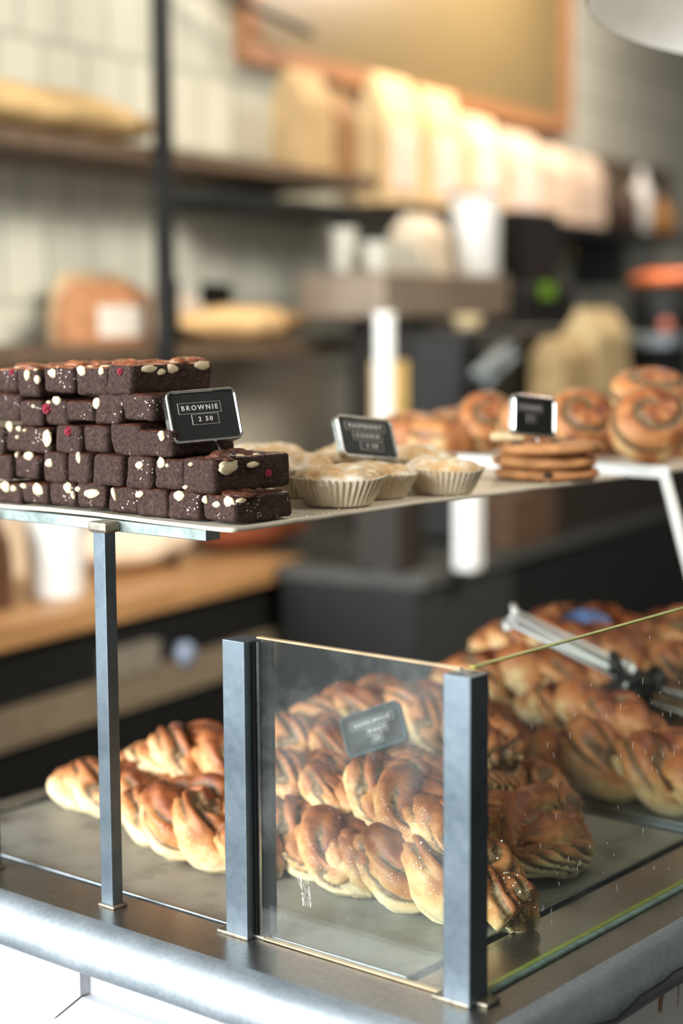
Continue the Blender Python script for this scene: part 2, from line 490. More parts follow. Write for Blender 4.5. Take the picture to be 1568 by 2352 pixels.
post(-L2, 0, 0.0252, H, 'thick steel post with a glass channel, holding the left end of the front glass', group='thick steel posts of the glass guard', channel=True)
def thin_post(x, y, label):
    t = empty('shelf_post', (x, y, 0), 0, label, 'post', 'thin steel posts under the cake shelf')
    obj('tube', nbox(-0.0075, 0.0075, -0.0065, 0.0065, 0, 0.3515, bev=0.0006), POSTM, t)
    obj('foot_weld', nbox(-0.0095, 0.011, -0.009, 0.009, 0, 0.003, bev=0.0012), m_steel_foot, t)
    obj('top_weld', nbox(-0.012, 0.012, -0.0095, 0.0095, 0.3425, 0.3525, bev=0.003), m_steel_foot, t)
thin_post(-0.3885, -0.0105, 'thin steel post standing under the brownie shelf, nearer the glass guard')
thin_post(-0.5600, -0.0105, 'thin steel post cut by the left edge of the photo')

# glass panes
def pane(name, x0, x1, y0, y1, z0, z1, label, edge):
    t = empty(name, ((x0 + x1) / 2, (y0 + y1) / 2, z0), 0, label, 'glass pane')
    hx, hy, h = (x1 - x0) / 2, (y1 - y0) / 2, z1 - z0
    bm = bmesh.new(); box(bm, -hx, hx, -hy, hy, 0.0012, h - 0.0012)
    for f in list(bm.faces):
        n_ = f.normal
        ax = 1 if hx > hy else 0
        if abs(n_[ax]) < 0.5: bmesh.ops.delete(bm, geom=[f], context='FACES_ONLY')
    obj('sheet', bm, GLASS, t)
    bm = bmesh.new(); box(bm, -hx, hx, -hy, hy, h - 0.0012, h); obj('top_edge', bm, edge, t)
    bm = bmesh.new(); box(bm, -hx, hx, -hy, hy, 0, 0.0012); obj('bottom_edge', bm, edge, t)
    return t
gf = pane('front_glass_pane', -0.2255, -0.0165, 0.0095, 0.0145, 0.001, H + 0.004, 'small front glass pane between the two thick steel posts', EDGE2)
gs = pane('side_glass_pane', -0.0150, -0.0100, 0.020, 1.55, 0.001, H + 0.004, 'long right side glass pane with a green top edge', EDGE)
# brushed white smear on the front pane
random.seed(3)
bm = bmesh.new()
for i in range(9):
    x = 0.0 + i * 0.0013; z = 0.0
    pz_ = None
    for k in range(12):
        p = (x + 0.0006 * k + 0.002 * math.sin(k * 0.25 + i), 0, z - 0.0022 * k - random.random() * 0.0004)
        if pz_ and random.random() < 0.8: cyl(bm, pz_, p, 0.00016, seg=4)
        pz_ = p
obj('dried_smear', bm, WHITEP, gf).location = (-0.062 + 0.0, -0.0027, 0.083 - 0.018)
gf.children[-1]['label'] = 'white brushed smear on the glass'
bm = bmesh.new()
for i in range(30):
    x, z = random.uniform(-0.1, 0.1), random.uniform(0.01, 0.25)
    bmesh.ops.create_icosphere(bm, subdivisions=1, radius=random.uniform(0.00012, 0.00035), matrix=Matrix.Translation((x, -0.0027, z)))
tag(obj('dust_speck', bm, WHITEP, gf), kind='stuff')
bm = bmesh.new()
for i in range(90):
    y, z = random.uniform(-0.74, -0.25), random.uniform(0.02, 0.25); l = random.uniform(0.001, 0.006); dy = random.uniform(-0.3, 0.3)
    cyl(bm, (0.0027, y, z), (0.0027, y + l * dy, z + l), 0.00012, seg=4)
tag(obj('glass_streak', bm, WHITEP, gs), kind='stuff')
# steel strips that carry the side pane
tag(obj('glazing_strip', nbox(-0.009, -0.003, 0.03, 1.55, 0.0, 0.003, bev=0.001), plain('grey_green_sealant', (118, 140, 130), 0.5, 0, 0.4, 0.3, 120)), 'grey green sealant strip along the foot of the side glass', 'strip')

# ------------------------------------------------------------------ cake shelf
shelf = empty('cake_shelf', (-0.6, 0.3, 0.342), 0, 'flat cream paper covered cake shelf carrying brownies, raspberry cookies and chocolate cookies', 'shelf')
bm = bmesh.new()
NX, NY = 60, 60
X0, X1, Y0, Y1 = -1.15, -0.235, -0.006, 0.64
def shelf_z(x, y):
    z = 0.3555
    z += 0.0035 * math.exp(-((x + 0.42) / 0.10) ** 2) * max(0, 1 - (y - Y0) / 0.02) * 0.6
    z += -0.002 * max(0, (y - 0.25) / 0.4) * 2
    z += 0.0006 * nz((x, y, 0), 18)
    return z
tops, bots = [], []
for i in range(NX + 1):
    a, b = [], []
    for j in range(NY + 1):
        x = X0 + (X1 - X0) * i / NX; y = Y0 + (Y1 - Y0) * (j / NY) ** 1.2
        ex = 0.0015 * nz((x, y, 3), 25)
        if i == NX: x += ex
        if j == 0: y += ex - (0.003 if x > -0.40 else 0)
        lip = 0
        if i == NX: lip = 0.0012
        if j == 0: lip = 0.0012
        z = shelf_z(x, y)
        a.append(bm.verts.new((x, y, z + lip))); b.append(bm.verts.new((x, y, z - 0.0022)))
    tops.append(a); bots.append(b)
for i in range(NX):
    for j in range(NY):
        bm.faces.new((tops[i][j], tops[i + 1][j], tops[i + 1][j + 1], tops[i][j + 1]))
        bm.faces.new((bots[i][j], bots[i][j + 1], bots[i + 1][j + 1], bots[i + 1][j]))
for i in range(NX):
    bm.faces.new((tops[i][0], bots[i][0], bots[i + 1][0], tops[i + 1][0])); bm.faces.new((tops[i][NY], tops[i + 1][NY], bots[i + 1][NY], bots[i][NY]))
for j in range(NY):
    bm.faces.new((tops[NX][j], bots[NX][j], bots[NX][j + 1], tops[NX][j + 1])); bm.faces.new((tops[0][j], tops[0][j + 1], bots[0][j + 1], bots[0][j]))
o = obj('shelf_sheet', bm, SHELFPAPER, shelf, True); o.location = (0.6, -0.3, -0.342)
o = obj('support_bar', nbox(-1.15, -0.272, -0.002, 0.016, 0.3425, 0.3525, bev=0.0006), m_steel('pale_steel_bar', (120, 132, 128), (170, 180, 174), 0.4, 0.9), shelf); o.location = (0.6, -0.3, -0.342)


# ------------------------------------------------------------------ brownies
def rblock(lx, ly, lz, nx, ny, nzz, r, amp, seed, shear=0.0, taper=0.0):
    bm = bmesh.new(); vs = {}
    n = (nx, ny, nzz); h = (lx / 2, ly / 2, lz / 2)
    def V(i, j, k):
        key = (i, j, k)
        if key not in vs:
            p = [(-1 + 2 * c / m) * hh for c, m, hh in zip(key, n, h)]
            q = [max(-(hh - r), min(hh - r, c)) for c, hh in zip(p, h)]
            d = Vector([a - b for a, b in zip(p, q)])
            if d.length > 1e-9:
                m_ = max(abs(c) for c in d); d = d.normalized() * (m_ if m_ < r else r)
            P = Vector(q) + d
            nn = Vector([c / hh for c, hh in zip(P, h)]); nn.normalize()
            f = amp * (0.9 * nz(P, 55, seed) + 0.7 * nz(P, 140, seed + 9) + 0.6 * nz(P, 24, seed + 4))
            P = P + nn * f
            P.x *= 1 + taper * P.z / h[2]
            P.x += shear * P.z
            vs[key] = bm.verts.new((P.x, P.y, P.z + lz / 2))
        return vs[key]
    for a, b, c in ((0, 1, 2), (1, 2, 0), (0, 2, 1)):
        for i in range(n[a]):
            for j in range(n[b]):
                for e in (0, n[c]):
                    q = []
                    for di, dj in ((0, 0), (1, 0), (1, 1), (0, 1)):
                        k = [0, 0, 0]; k[a] = i + di; k[b] = j + dj; k[c] = e; q.append(V(*k))
                    bm.faces.new(q)
    bmesh.ops.recalc_face_normals(bm, faces=bm.faces)
    for f in bm.faces:
        if f.normal.z > 0.62 and f.calc_center_median().z > lz * 0.75: f.material_index = 1
    return bm


def nut_mesh(seed):
    bm = bmesh.new(); bmesh.ops.create_icosphere(bm, subdivisions=3, radius=0.5)
    for v in bm.verts:
        f = 1 + 0.28 * nz(v.co, 2.6, seed) + 0.15 * nz(v.co, 6, seed + 3)
        v.co *= f
    me = bpy.data.meshes.new('nut'); bm.to_mesh(me); bm.free(); me.materials.append(NUT)
    for p in me.polygons: p.use_smooth = True
    return me
NUTM = [nut_mesh(k * 3.1) for k in range(6)]
bm = bmesh.new()
random.seed(1)
for i in range(26):
    z = 1 - 2 * (i + 0.5) / 26; a = i * 2.39996; rr = math.sqrt(1 - z * z)
    bmesh.ops.create_icosphere(bm, subdivisions=1, radius=0.30, matrix=Matrix.Translation((rr * math.cos(a) * 0.8, rr * math.sin(a) * 0.8, z * 0.8)))
RM = bpy.data.meshes.new('raspberry'); bm.to_mesh(RM); bm.free(); RM.materials.append(RASP)
for p in RM.polygons: p.use_smooth = True

BR = [[1, -0.548, 0.356, 0.041, 0.019], [1, -0.508, 0.358, 0.036, 0.019], [1, -0.468, 0.359, 0.036, 0.021], [1, -0.43, 0.359, 0.037, 0.023], [1, -0.39, 0.357, 0.038, 0.023], [1, -0.35, 0.356, 0.04, 0.025], [1, -0.309, 0.357, 0.039, 0.024], [1, -0.269, 0.358, 0.039, 0.022], [2, -0.558, 0.378, 0.032, 0.024], [2, -0.518, 0.381, 0.035, 0.022], [2, -0.475, 0.38, 0.032, 0.028], [2, -0.443, 0.381, 0.031, 0.028], [2, -0.405, 0.381, 0.038, 0.028], [2, -0.365, 0.38, 0.033, 0.029], [2, -0.329, 0.382, 0.037, 0.026], [2, -0.288, 0.381, 0.039, 0.03], [3, -0.569, 0.403, 0.035, 0.023], [3, -0.516, 0.406, 0.063, 0.024], [3, -0.457, 0.408, 0.035, 0.025], [3, -0.421, 0.41, 0.033, 0.024], [3, -0.385, 0.409, 0.037, 0.028], [3, -0.345, 0.41, 0.041, 0.023], [4, -0.544, 0.435, 0.036, 0.025], [4, -0.509, 0.431, 0.032, 0.024], [4, -0.477, 0.433, 0.03, 0.023], [4, -0.441, 0.438, 0.037, 0.018], [4, -0.404, 0.436, 0.035, 0.028], [4, -0.366, 0.441, 0.039, 0.023], [5, -0.546, 0.462, 0.035, 0.022], [5, -0.512, 0.458, 0.03, 0.027], [5, -0.471, 0.463, 0.04, 0.024], [5, -0.425, 0.462, 0.042, 0.025], [5, -0.387, 0.463, 0.033, 0.027]]
NUTS = [(29, 'f', -0.51, 0.479, 0.0083, 0.0095), (29, 'f', -0.496, 0.475, 0.0078, 0.0076), (30, 'f', -0.477, 0.481, 0.0103, 0.0088), (31, 'f', -0.437, 0.484, 0.0113, 0.0088), (31, 'f', -0.411, 0.484, 0.0059, 0.0076), (29, 'f', -0.498, 0.484, 0.0039, 0.0031), (24, 'f', -0.474, 0.456, 0.0117, 0.0076), (24, 'f', -0.485, 0.454, 0.0054, 0.0031), (23, 'f', -0.502, 0.45, 0.0049, 0.0034), (26, 'f', -0.419, 0.455, 0.0098, 0.0092), (17, 'f', -0.54, 0.43, 0.0098, 0.0095), (17, 'f', -0.527, 0.428, 0.0069, 0.0053), (17, 'f', -0.518, 0.427, 0.0039, 0.0031), (17, 'f', -0.529, 0.42, 0.0044, 0.0034), (17, 'f', -0.487, 0.421, 0.0108, 0.016), (21, 'f', -0.334, 0.429, 0.0073, 0.0092), (9, 'f', -0.514, 0.403, 0.0147, 0.0076), (9, 'f', -0.531, 0.403, 0.0034, 0.0057), (10, 'f', -0.482, 0.398, 0.0098, 0.0084), (11, 'f', -0.441, 0.405, 0.0059, 0.0099), (13, 'f', -0.364, 0.402, 0.0093, 0.0069), (14, 'f', -0.339, 0.405, 0.0088, 0.0103), (14, 'f', -0.331, 0.403, 0.0039, 0.0038), (15, 'f', -0.298, 0.406, 0.0054, 0.0034), (15, 'f', -0.305, 0.386, 0.0059, 0.0038), (0, 'f', -0.548, 0.372, 0.0122, 0.0107), (0, 'f', -0.536, 0.371, 0.0073, 0.0061), (1, 'f', -0.523, 0.374, 0.0088, 0.0046), (1, 'f', -0.503, 0.372, 0.0137, 0.0115), (2, 'f', -0.46, 0.376, 0.0103, 0.0107), (3, 'f', -0.445, 0.376, 0.0064, 0.0053), (2, 'f', -0.453, 0.37, 0.0039, 0.0069), (3, 'f', -0.427, 0.373, 0.0191, 0.0084), (4, 'f', -0.4, 0.374, 0.0049, 0.0115), (5, 'f', -0.365, 0.376, 0.0098, 0.0061), (6, 'f', -0.314, 0.378, 0.0122, 0.0092), (7, 'f', -0.285, 0.376, 0.0064, 0.0076), (7, 'f', -0.271, 0.373, 0.0098, 0.0053), (7, 'f', -0.257, 0.376, 0.0117, 0.0095), (32, 's', 0.03, 0.486, 0.0194, 0.0069), (32, 's', 0.045, 0.483, 0.0097, 0.0061), (32, 's', 0.059, 0.485, 0.0145, 0.0099), (32, 's', 0.097, 0.487, 0.0218, 0.0084), (15, 's', 0.024, 0.404, 0.0230, 0.0122), (15, 's', 0.054, 0.404, 0.0151, 0.0057), (7, 's', 0.018, 0.377, 0.0109, 0.0042)]
RASPS = [(32, 'f', -0.384, 0.484, 0.0036), (24, 'f', -0.487, 0.448, 0.0055), (18, 'f', -0.455, 0.428, 0.0046), (28, 'f', -0.535, 0.481, 0.0032), (15, 's', 0.074, 0.395, 0.0035)]
DEPTH = {1: 0.075, 2: 0.097, 3: 0.086, 4: 0.090, 5: 0.100}
ROWN = {1: 'bottom', 2: 'second', 3: 'middle', 4: 'fourth', 5: 'top'}
ORD = ['leftmost', 'second from the left', 'third from the left', 'fourth from the left', 'fourth from the right', 'third from the right', 'second from the right']
random.seed(11)
nnut = {i: 0 for i in range(len(BR))}
for q in NUTS: nnut[q[0]] += 1
has_r = {q[0] for q in RASPS}
SH = {26: 0.28, 32: 0.12, 27: -0.1, 20: -0.15, 9: 0.08}
for i, (row, cx, z0, wd, ht) in enumerate(BR):
    rowidx = [j for j in range(len(BR)) if BR[j][0] == row]; k = rowidx.index(i); n = len(rowidx)
    pos = 'right end' if k == n - 1 else ('cut by the photo edge' if k == 0 else (ORD[k] if k < n / 2 else ORD[7 - (n - k)]))
    look = 'flour speckled ' if row <= 2 and k >= 2 else ('shiny crusted ' if row == 5 else '')
    extra = ' with raspberry' if i in has_r else (' with nuts' if nnut[i] > 1 else (' with one nut' if nnut[i] == 1 else ' without nuts'))
    lab = '%sbrownie%s, %s layer, %s' % (look, extra, ROWN[row], pos)
    dy = random.uniform(-0.002, 0.003); D = DEPTH[row] + random.uniform(-0.004, 0.003)
    t = empty('brownie', (cx, 0.010 + dy + D / 2, z0), random.uniform(-0.035, 0.035), lab, 'brownie', 'brownies stacked on the cake shelf')
    o = obj('cake', rblock(wd * 0.985, D, ht + 0.0005, 14, 30, 10, 0.0042, 0.0011, i * 5.3, shear=SH.get(i, random.uniform(-0.08, 0.08)), taper=random.uniform(-0.02, 0.03)), [BROWN, CRUST if row == 5 else CRUSTD], t, True)
    inv = parent_inv(t)
    tilt = random.uniform(-0.03, 0.03)
    o.rotation_euler = (0, tilt, 0)
    for q in NUTS:
        if q[0] != i: continue
        p = Vector((q[2], 0.010 + dy + 0.0004, q[3])) if q[1] == 'f' else Vector((cx + wd / 2 + 0.0002, q[2], q[3]))
        nu = bpy.data.objects.new('nut', random.choice(NUTM)); COL.objects.link(nu); nu.parent = t
        nu.location = inv @ p
        nu.scale = (q[4], 0.005, q[5]) if q[1] == 'f' else (0.005, q[4], q[5])
        nu.rotation_euler = (0, random.uniform(-0.3, 0.3), 0)
    for q in RASPS:
        if q[0] != i: continue
        p = Vector((q[2], 0.0105 + dy, q[3])) if q[1] == 'f' else Vector((cx + wd / 2, q[2], q[3]))
        nu = bpy.data.objects.new('raspberry', RM); COL.objects.link(nu); nu.parent = t; nu.location = inv @ p
        nu.scale = (q[4],) * 3
    if row == 5 or i == 15 or i == 7:
        # raised flaky crust pieces and nuts on the exposed top
        for e in range(5 if row == 5 else 3):
            nu = bpy.data.objects.new('nut', random.choice(NUTM)); COL.objects.link(nu); nu.parent = t
            nu.location = (random.uniform(-0.4, 0.4) * wd, random.uniform(-0.42, 0.42) * D, ht - 0.0002)
            nu.scale = (random.uniform(0.006, 0.011), random.uniform(0.006, 0.013), 0.004)
            nu.rotation_euler = (0, 0, random.uniform(0, 3))
        bm = bmesh.new()
        for e in range(6):
            mt = Matrix.Translation((random.uniform(-0.38, 0.38) * wd, random.uniform(-0.42, 0.42) * D, ht + 0.0003)) @ Matrix.Rotation(random.uniform(0, 6), 4, 'Z') @ Matrix.Diagonal((random.uniform(0.009, 0.016), random.uniform(0.007, 0.012), random.uniform(0.0028, 0.0052), 1))
            r = bmesh.ops.create_icosphere(bm, subdivisions=3, radius=1.0)
            for v in r['verts']:
                v.co *= 1 + 0.3 * nz(v.co, 2, e + i)
            bmesh.ops.transform(bm, matrix=mt, verts=r['verts'])
        obj('flaky_crust', bm, CRUST if row == 5 else CRUSTD, t, True)
# loose nut crumbs
tag(obj('crumb_scatter', (lambda b: [bmesh.ops.create_icosphere(b, subdivisions=1, radius=random.uniform(0.0004, 0.0009), matrix=Matrix.Translation((random.uniform(-0.27, -0.237), random.uniform(0.09, 0.6), 0.3565 - 0.0))) for _ in range(60)] and b)(bmesh.new()), NUT), 'pale crumbs scattered along the right edge of the cake shelf', 'crumbs', kind='stuff')


# ------------------------------------------------------------------ raspberry cookies in pleated cases
def make_cup():
    t = empty('raspberry_cookie')
    bm = bmesh.new()
    SEG = 176
    prof = [(0.0, 0.0003), (0.020, 0.0003), (0.0262, 0.0005), (0.0275, 0.0025), (0.0345, 0.0190), (0.0378, 0.0262), (0.0370, 0.0262), (0.0335, 0.0190)]
    prof = prof[1:]
    def fn(i, a, r, z):
        amp = [0, 0.0001, 0.0006, 0.0013, 0.0018, 0.0018, 0.0012][i]
        tri = 2 * abs((a * 44 / (2 * PI)) % 1 - 0.5) * 2 - 1
        zz = z + (0.0016 * tri if i in (4, 5) else 0) + (0.0010 * math.sin(a * 3 + 1) if i >= 3 else 0)
        return r + amp * tri, zz
    rings = lathe(bm, prof, SEG, fn); bm.faces.new(rings[0])
    obj('paper_case', bm, CASE, t)
    bm = bmesh.new(); R = 0.0362; rings = []
    pr = [(R * 0.96, 0.021)] + [(R * math.cos(b) ** 0.72, 0.024 + 0.0135 * math.sin(b)) for b in [PI / 2 * k / 16 for k in range(16)]]
    def f2(i, a, r, z):
        p = (r * math.cos(a), r * math.sin(a), z)
        d = 0.0042 * nz(p, 42, 2.0) + 0.0026 * nz(p, 110, 5) 
        return r + d * 0.5, z + d * (0.4 if i < 2 else 1.0)
    rings = lathe(bm, pr, 80, f2)
    c = bm.verts.new((0, 0, 0.0375))
    for k in range(80): bm.faces.new((rings[-1][k], rings[-1][(k + 1) % 80], c))
    obj('pastry_top', bm, CTOP, t, True)
    return t
cup = make_cup()
cups = [(-0.284, 0.190, 1.06, 0.2, 'beside the brownies, first in the front row'),
        (-0.296, 0.262, 0.96, 1.3, 'second in the front row, partly behind the first'),
        (-0.274, 0.342, 1.0, 2.6, 'third in the front row, nearest the chocolate cookies'),
        (-0.366, 0.222, 1.0, 4.0, 'behind the front row, just left of the sign with three lines'),
        (-0.380, 0.310, 1.0, 5.0, 'behind the front row, directly behind the sign with three lines'),
        (-0.345, 0.393, 1.0, 0.7, 'behind the front row, right of the sign with three lines'),
        (-0.452, 0.212, 1.0, 1.9, 'in the back row, peeping over the right end of the brownies'),
        (-0.470, 0.296, 1.05, 3.0, 'in the back row, midway between the brownies and the sign'),
        (-0.430, 0.395, 1.0, 3.6, 'in the back row, furthest right, far behind the sign')]
for i, (x, y, s, a, lab) in enumerate(cups):
    t = cup if i == 0 else copy_tree(cup)
    t.location = (x, y, shelf_z(x, y) + 0.0008); t.scale = (1.09 * s, 1.09 * s, (0.93 if i < 3 else 1.12) * s); t.rotation_euler = (0, 0, a)
    tag(t, 'floury raspberry cookie ' + lab, 'cookie', 'raspberry cookies in pleated paper cases')

# ------------------------------------------------------------------ chocolate cookies
CK = plain('cookie_dough', (176, 124, 78), 0.7, 0, 0.3, 0.28, 60, 0.6); CHOC = plain('chocolate', (44, 26, 18), 0.4, 0, 0.5, 0.2)
def make_cookie(seed):
    t = empty('chocolate_cookie')
    bm = bmesh.new(); R = 0.0575; hh = 0.0115
    pr = [(R * 0.5, 0), (R * 0.9, 0.0005), (R * 0.985, 0.003), (R, 0.0055), (R * 0.97, 0.009), (R * 0.85, hh), (R * 0.6, hh + 0.001), (R * 0.3, hh + 0.0015)]
    def fn(i, a, r, z):
        p = (r * math.cos(a), r * math.sin(a), z)
        return r * (1 + 0.05 * nz(p, 22, seed)), z + (0.0028 * nz(p, 40, seed) if z > 0.004 else 0)
    rings = lathe(bm, pr, 56, fn); bm.faces.new(rings[0]); bm.faces.new(rings[-1])
    obj('dough', bm, CK, t, True)
    random.seed(int(seed * 10))
    for k in range(9):
        a = random.uniform(0, 6.28); r = R * random.uniform(0.3, 1.0); edge = r > R * 0.86
        bm = bmesh.new(); bmesh.ops.create_icosphere(bm, subdivisions=2, radius=1)
        for v in bm.verts: v.co = Vector((v.co.x * 0.006, v.co.y * 0.006, v.co.z * 0.0035)) * (1 + 0.3 * nz(v.co, 2, k))
        o = obj('chocolate_chunk', bm, CHOC, t, True); o.location = (r * math.cos(a), r * math.sin(a), 0.0075 if edge else hh)
    return t
for k, (dx, dy, z, tx, ty, lab) in enumerate([(0, 0, 0.3545, 0, 0, 'bottom of the stack of three'), (-0.002, -0.003, 0.3680, 0.02, 0, 'middle of the stack of three'), (0.003, 0.004, 0.3815, -0.02, 0.03, 'top of the stack, tilted slightly')]):
    t = make_cookie(1.7 + k * 2.3); t.location = (-0.283 + dx, 0.548 + dy, z); t.rotation_euler = (tx, ty, k * 1.3)
    tag(t, 'large chocolate chunk cookie at the shelf end, ' + lab, 'cookie', 'chocolate cookies stacked at the end of the shelf')
bm = nbox(-0.019, 0.019, -0.012, 0.012, 0, 0.009, bev=0.004, seg=3)
tag(obj('shortbread_piece', bm, plain('pale_shortbread', (228, 205, 160), 0.7, 0, 0.3, 0.1, 80, 0.4), None, True, loc=(-0.318, 0.524, 0.395), rz=0.6), 'pale shortbread piece lying on the chocolate cookies behind the small label', 'shortbread')


# ------------------------------------------------------------------ price signs
def text_mesh(body, size):
    c = bpy.data.curves.new('lettering', 'FONT'); c.body = body; c.size = size; c.align_x = 'CENTER'; c.align_y = 'CENTER'
    c.extrude = 0.00015; c.space_character = 1.45; c.offset = size * 0.012; c.resolution_u = 3
    o = bpy.data.objects.new('lettering_curve', c); COL.objects.link(o)
    bpy.context.view_layer.update()
    dg = bpy.context.evaluated_depsgraph_get()
    me = bpy.data.meshes.new_from_object(o.evaluated_get(dg)); bpy.data.objects.remove(o)
    for v in me.vertices: v.co = (v.co.x, -v.co.z, v.co.y)
    return me


def rrect(w_, h_, r, n=6):
    pts = []
    for cx, cz, a0 in ((w_ / 2 - r, h_ / 2 - r, 0), (-w_ / 2 + r, h_ / 2 - r, PI / 2), (-w_ / 2 + r, -h_ / 2 + r, PI), (w_ / 2 - r, -h_ / 2 + r, 3 * PI / 2)):
        for k in range(n + 1):
            a = a0 + PI / 2 * k / n; pts.append((cx + r * math.cos(a), cz + r * math.sin(a)))
    return pts


def sign(loc, yaw, lean, roll, W_, H_, lines, stem, label, frame_mat=None, tz=None):
    n_ = Vector((-math.sin(yaw), -math.cos(yaw), 0)); r_ = Vector((math.cos(yaw), -math.sin(yaw), 0)); u_ = Vector((0, 0, 1))
    u2 = math.cos(lean) * u_ - math.sin(lean) * n_
    R_ = math.cos(roll) * r_ + math.sin(roll) * u2; U = -math.sin(roll) * r_ + math.cos(roll) * u2
    Yb = U.cross(R_)
    t = bpy.data.objects.new('price_sign', None); COL.objects.link(t); t.empty_display_size = 0.02
    mt = Matrix.Identity(4)
    for i in range(3): mt[i][0] = R_[i]; mt[i][1] = Yb[i]; mt[i][2] = U[i]; mt[i][3] = loc[i]
    t.matrix_world = mt
    tag(t, label, 'price sign', 'small framed price signs on stems')
    d = 0.0085
    outer = rrect(W_, H_, 0.0065); inner = rrect(W_ - 0.0055, H_ - 0.0055, 0.0042)
    bm = bmesh.new()
    loops = []
    for pts, y in ((outer, d), (outer, 0.0012), (rrect(W_ - 0.0012, H_ - 0.0012, 0.006), 0.0), (rrect(W_ - 0.0040, H_ - 0.0040, 0.005), 0.0), (inner, 0.0010), (inner, 0.0022)):
        loops.append([bm.verts.new((x, y, z)) for x, z in pts])
    n = len(outer)
    for a, b in zip(loops, loops[1:]):
        for k in range(n): bm.faces.new((a[k], a[(k + 1) % n], b[(k + 1) % n], b[k]))
    bm.faces.new(loops[0])
    obj('frame', bm, frame_mat or CHROME, t, False)
    bm = bmesh.new(); vs = [bm.verts.new((x, 0.0018, z)) for x, z in inner]; bm.faces.new(vs)
    vs2 = [bm.verts.new((x, 0.0030, z)) for x, z in inner]; bm.faces.new(vs2)
    for k in range(n): bm.faces.new((vs[k], vs[(k + 1) % n], vs2[(k + 1) % n], vs2[k]))
    obj('panel', bm, BLACKP, t)
    for (txt, x, z, sz, sw, sh) in lines:
        bm = nbox(x - sw / 2, x + sw / 2, 0.0013, 0.0019, z - sh / 2, z + sh / 2)
        s = obj('label_strip', bm, BLACKS, t)
        bm = bmesh.new(); e = 0.00018
        for a in ((x - sw / 2 - e, x - sw / 2, z - sh / 2, z + sh / 2), (x + sw / 2, x + sw / 2 + e, z - sh / 2, z + sh / 2), (x - sw / 2, x + sw / 2, z + sh / 2, z + sh / 2 + e), (x - sw / 2, x + sw / 2, z - sh / 2 - e, z - sh / 2)):
            box(bm, a[0], a[1], 0.0012, 0.0018, a[2], a[3])
        obj('strip_edge', bm, WHITEI, s)
        me = text_mesh(txt, sz); me.materials.append(WHITEI)
        q = bpy.data.objects.new('lettering', me); COL.objects.link(q); q.parent = s; q.location = (x, 0.0012, z)
    # stem: from the lower edge down to what it stands in, given in world space
    a = Vector((stem[0], 0.004, -H_ / 2)); b = mt.inverted() @ Vector(stem[1])
    bm = bmesh.new(); cyl(bm, a, b, 0.0013, 0.0010, 10); obj('stem', bm, frame_mat or CHROME, t, True)
    return t
R = math.radians
sign((-0.3189, 0.0482, 0.4458), R(-71.8), R(15.9), R(2.2), 0.0705, 0.0476,
     [('BROWNIE', -0.0035, 0.0072, 0.0062, 0.0420, 0.0095), ('2 50', 0.0005, -0.0032, 0.0058, 0.0260, 0.0092)], (0.008, (-0.2985, 0.052, 0.405)),
     'silver framed black sign reading BROWNIE leaning in front of the brownie stack')
sign((-0.3262, 0.2871, 0.4125), R(-80), R(26), R(-7.5), 0.0705, 0.0450,
     [('RASPBERRY', 0.000, 0.0115, 0.0060, 0.0500, 0.0088), ('COOKIE', 0.001, 0.0012, 0.0060, 0.036, 0.0088), ('2 50', 0.004, -0.0095, 0.0058, 0.028, 0.0088)], (0.004, (-0.303, 0.290, 0.385)),
     'silver framed black sign with three text lines standing among the raspberry cookies')
sign((-0.280, 0.520, 0.4235), R(-75.5), R(6.9), R(-6.6), 0.061, 0.044,
     [('COOKIE', -0.006, 0.0085, 0.006, 0.034, 0.0088), ('2', -0.004, -0.003, 0.006, 0.012, 0.0088)], (0.004, (-0.275, 0.525, 0.392)),
     'silver framed black sign planted in the chocolate cookie stack')
sign((-0.3146, 0.2785, 0.1193), R(-17.3), R(25.5), R(23.6), 0.0656, 0.0443,
     [('KANELBULLE', 0.0005, 0.0085, 0.0048, 0.046, 0.0085), ('KNOT', 0.004, -0.001, 0.0052, 0.022, 0.0085), ('25', 0.002, -0.010, 0.0052, 0.012, 0.0085)], (0.006, (-0.292, 0.262, 0.070)),
     'dark tilted sign on a stem behind the front glass among the twisted buns', plain('dark_metal_frame', (60, 74, 78), 0.35, 0.8))


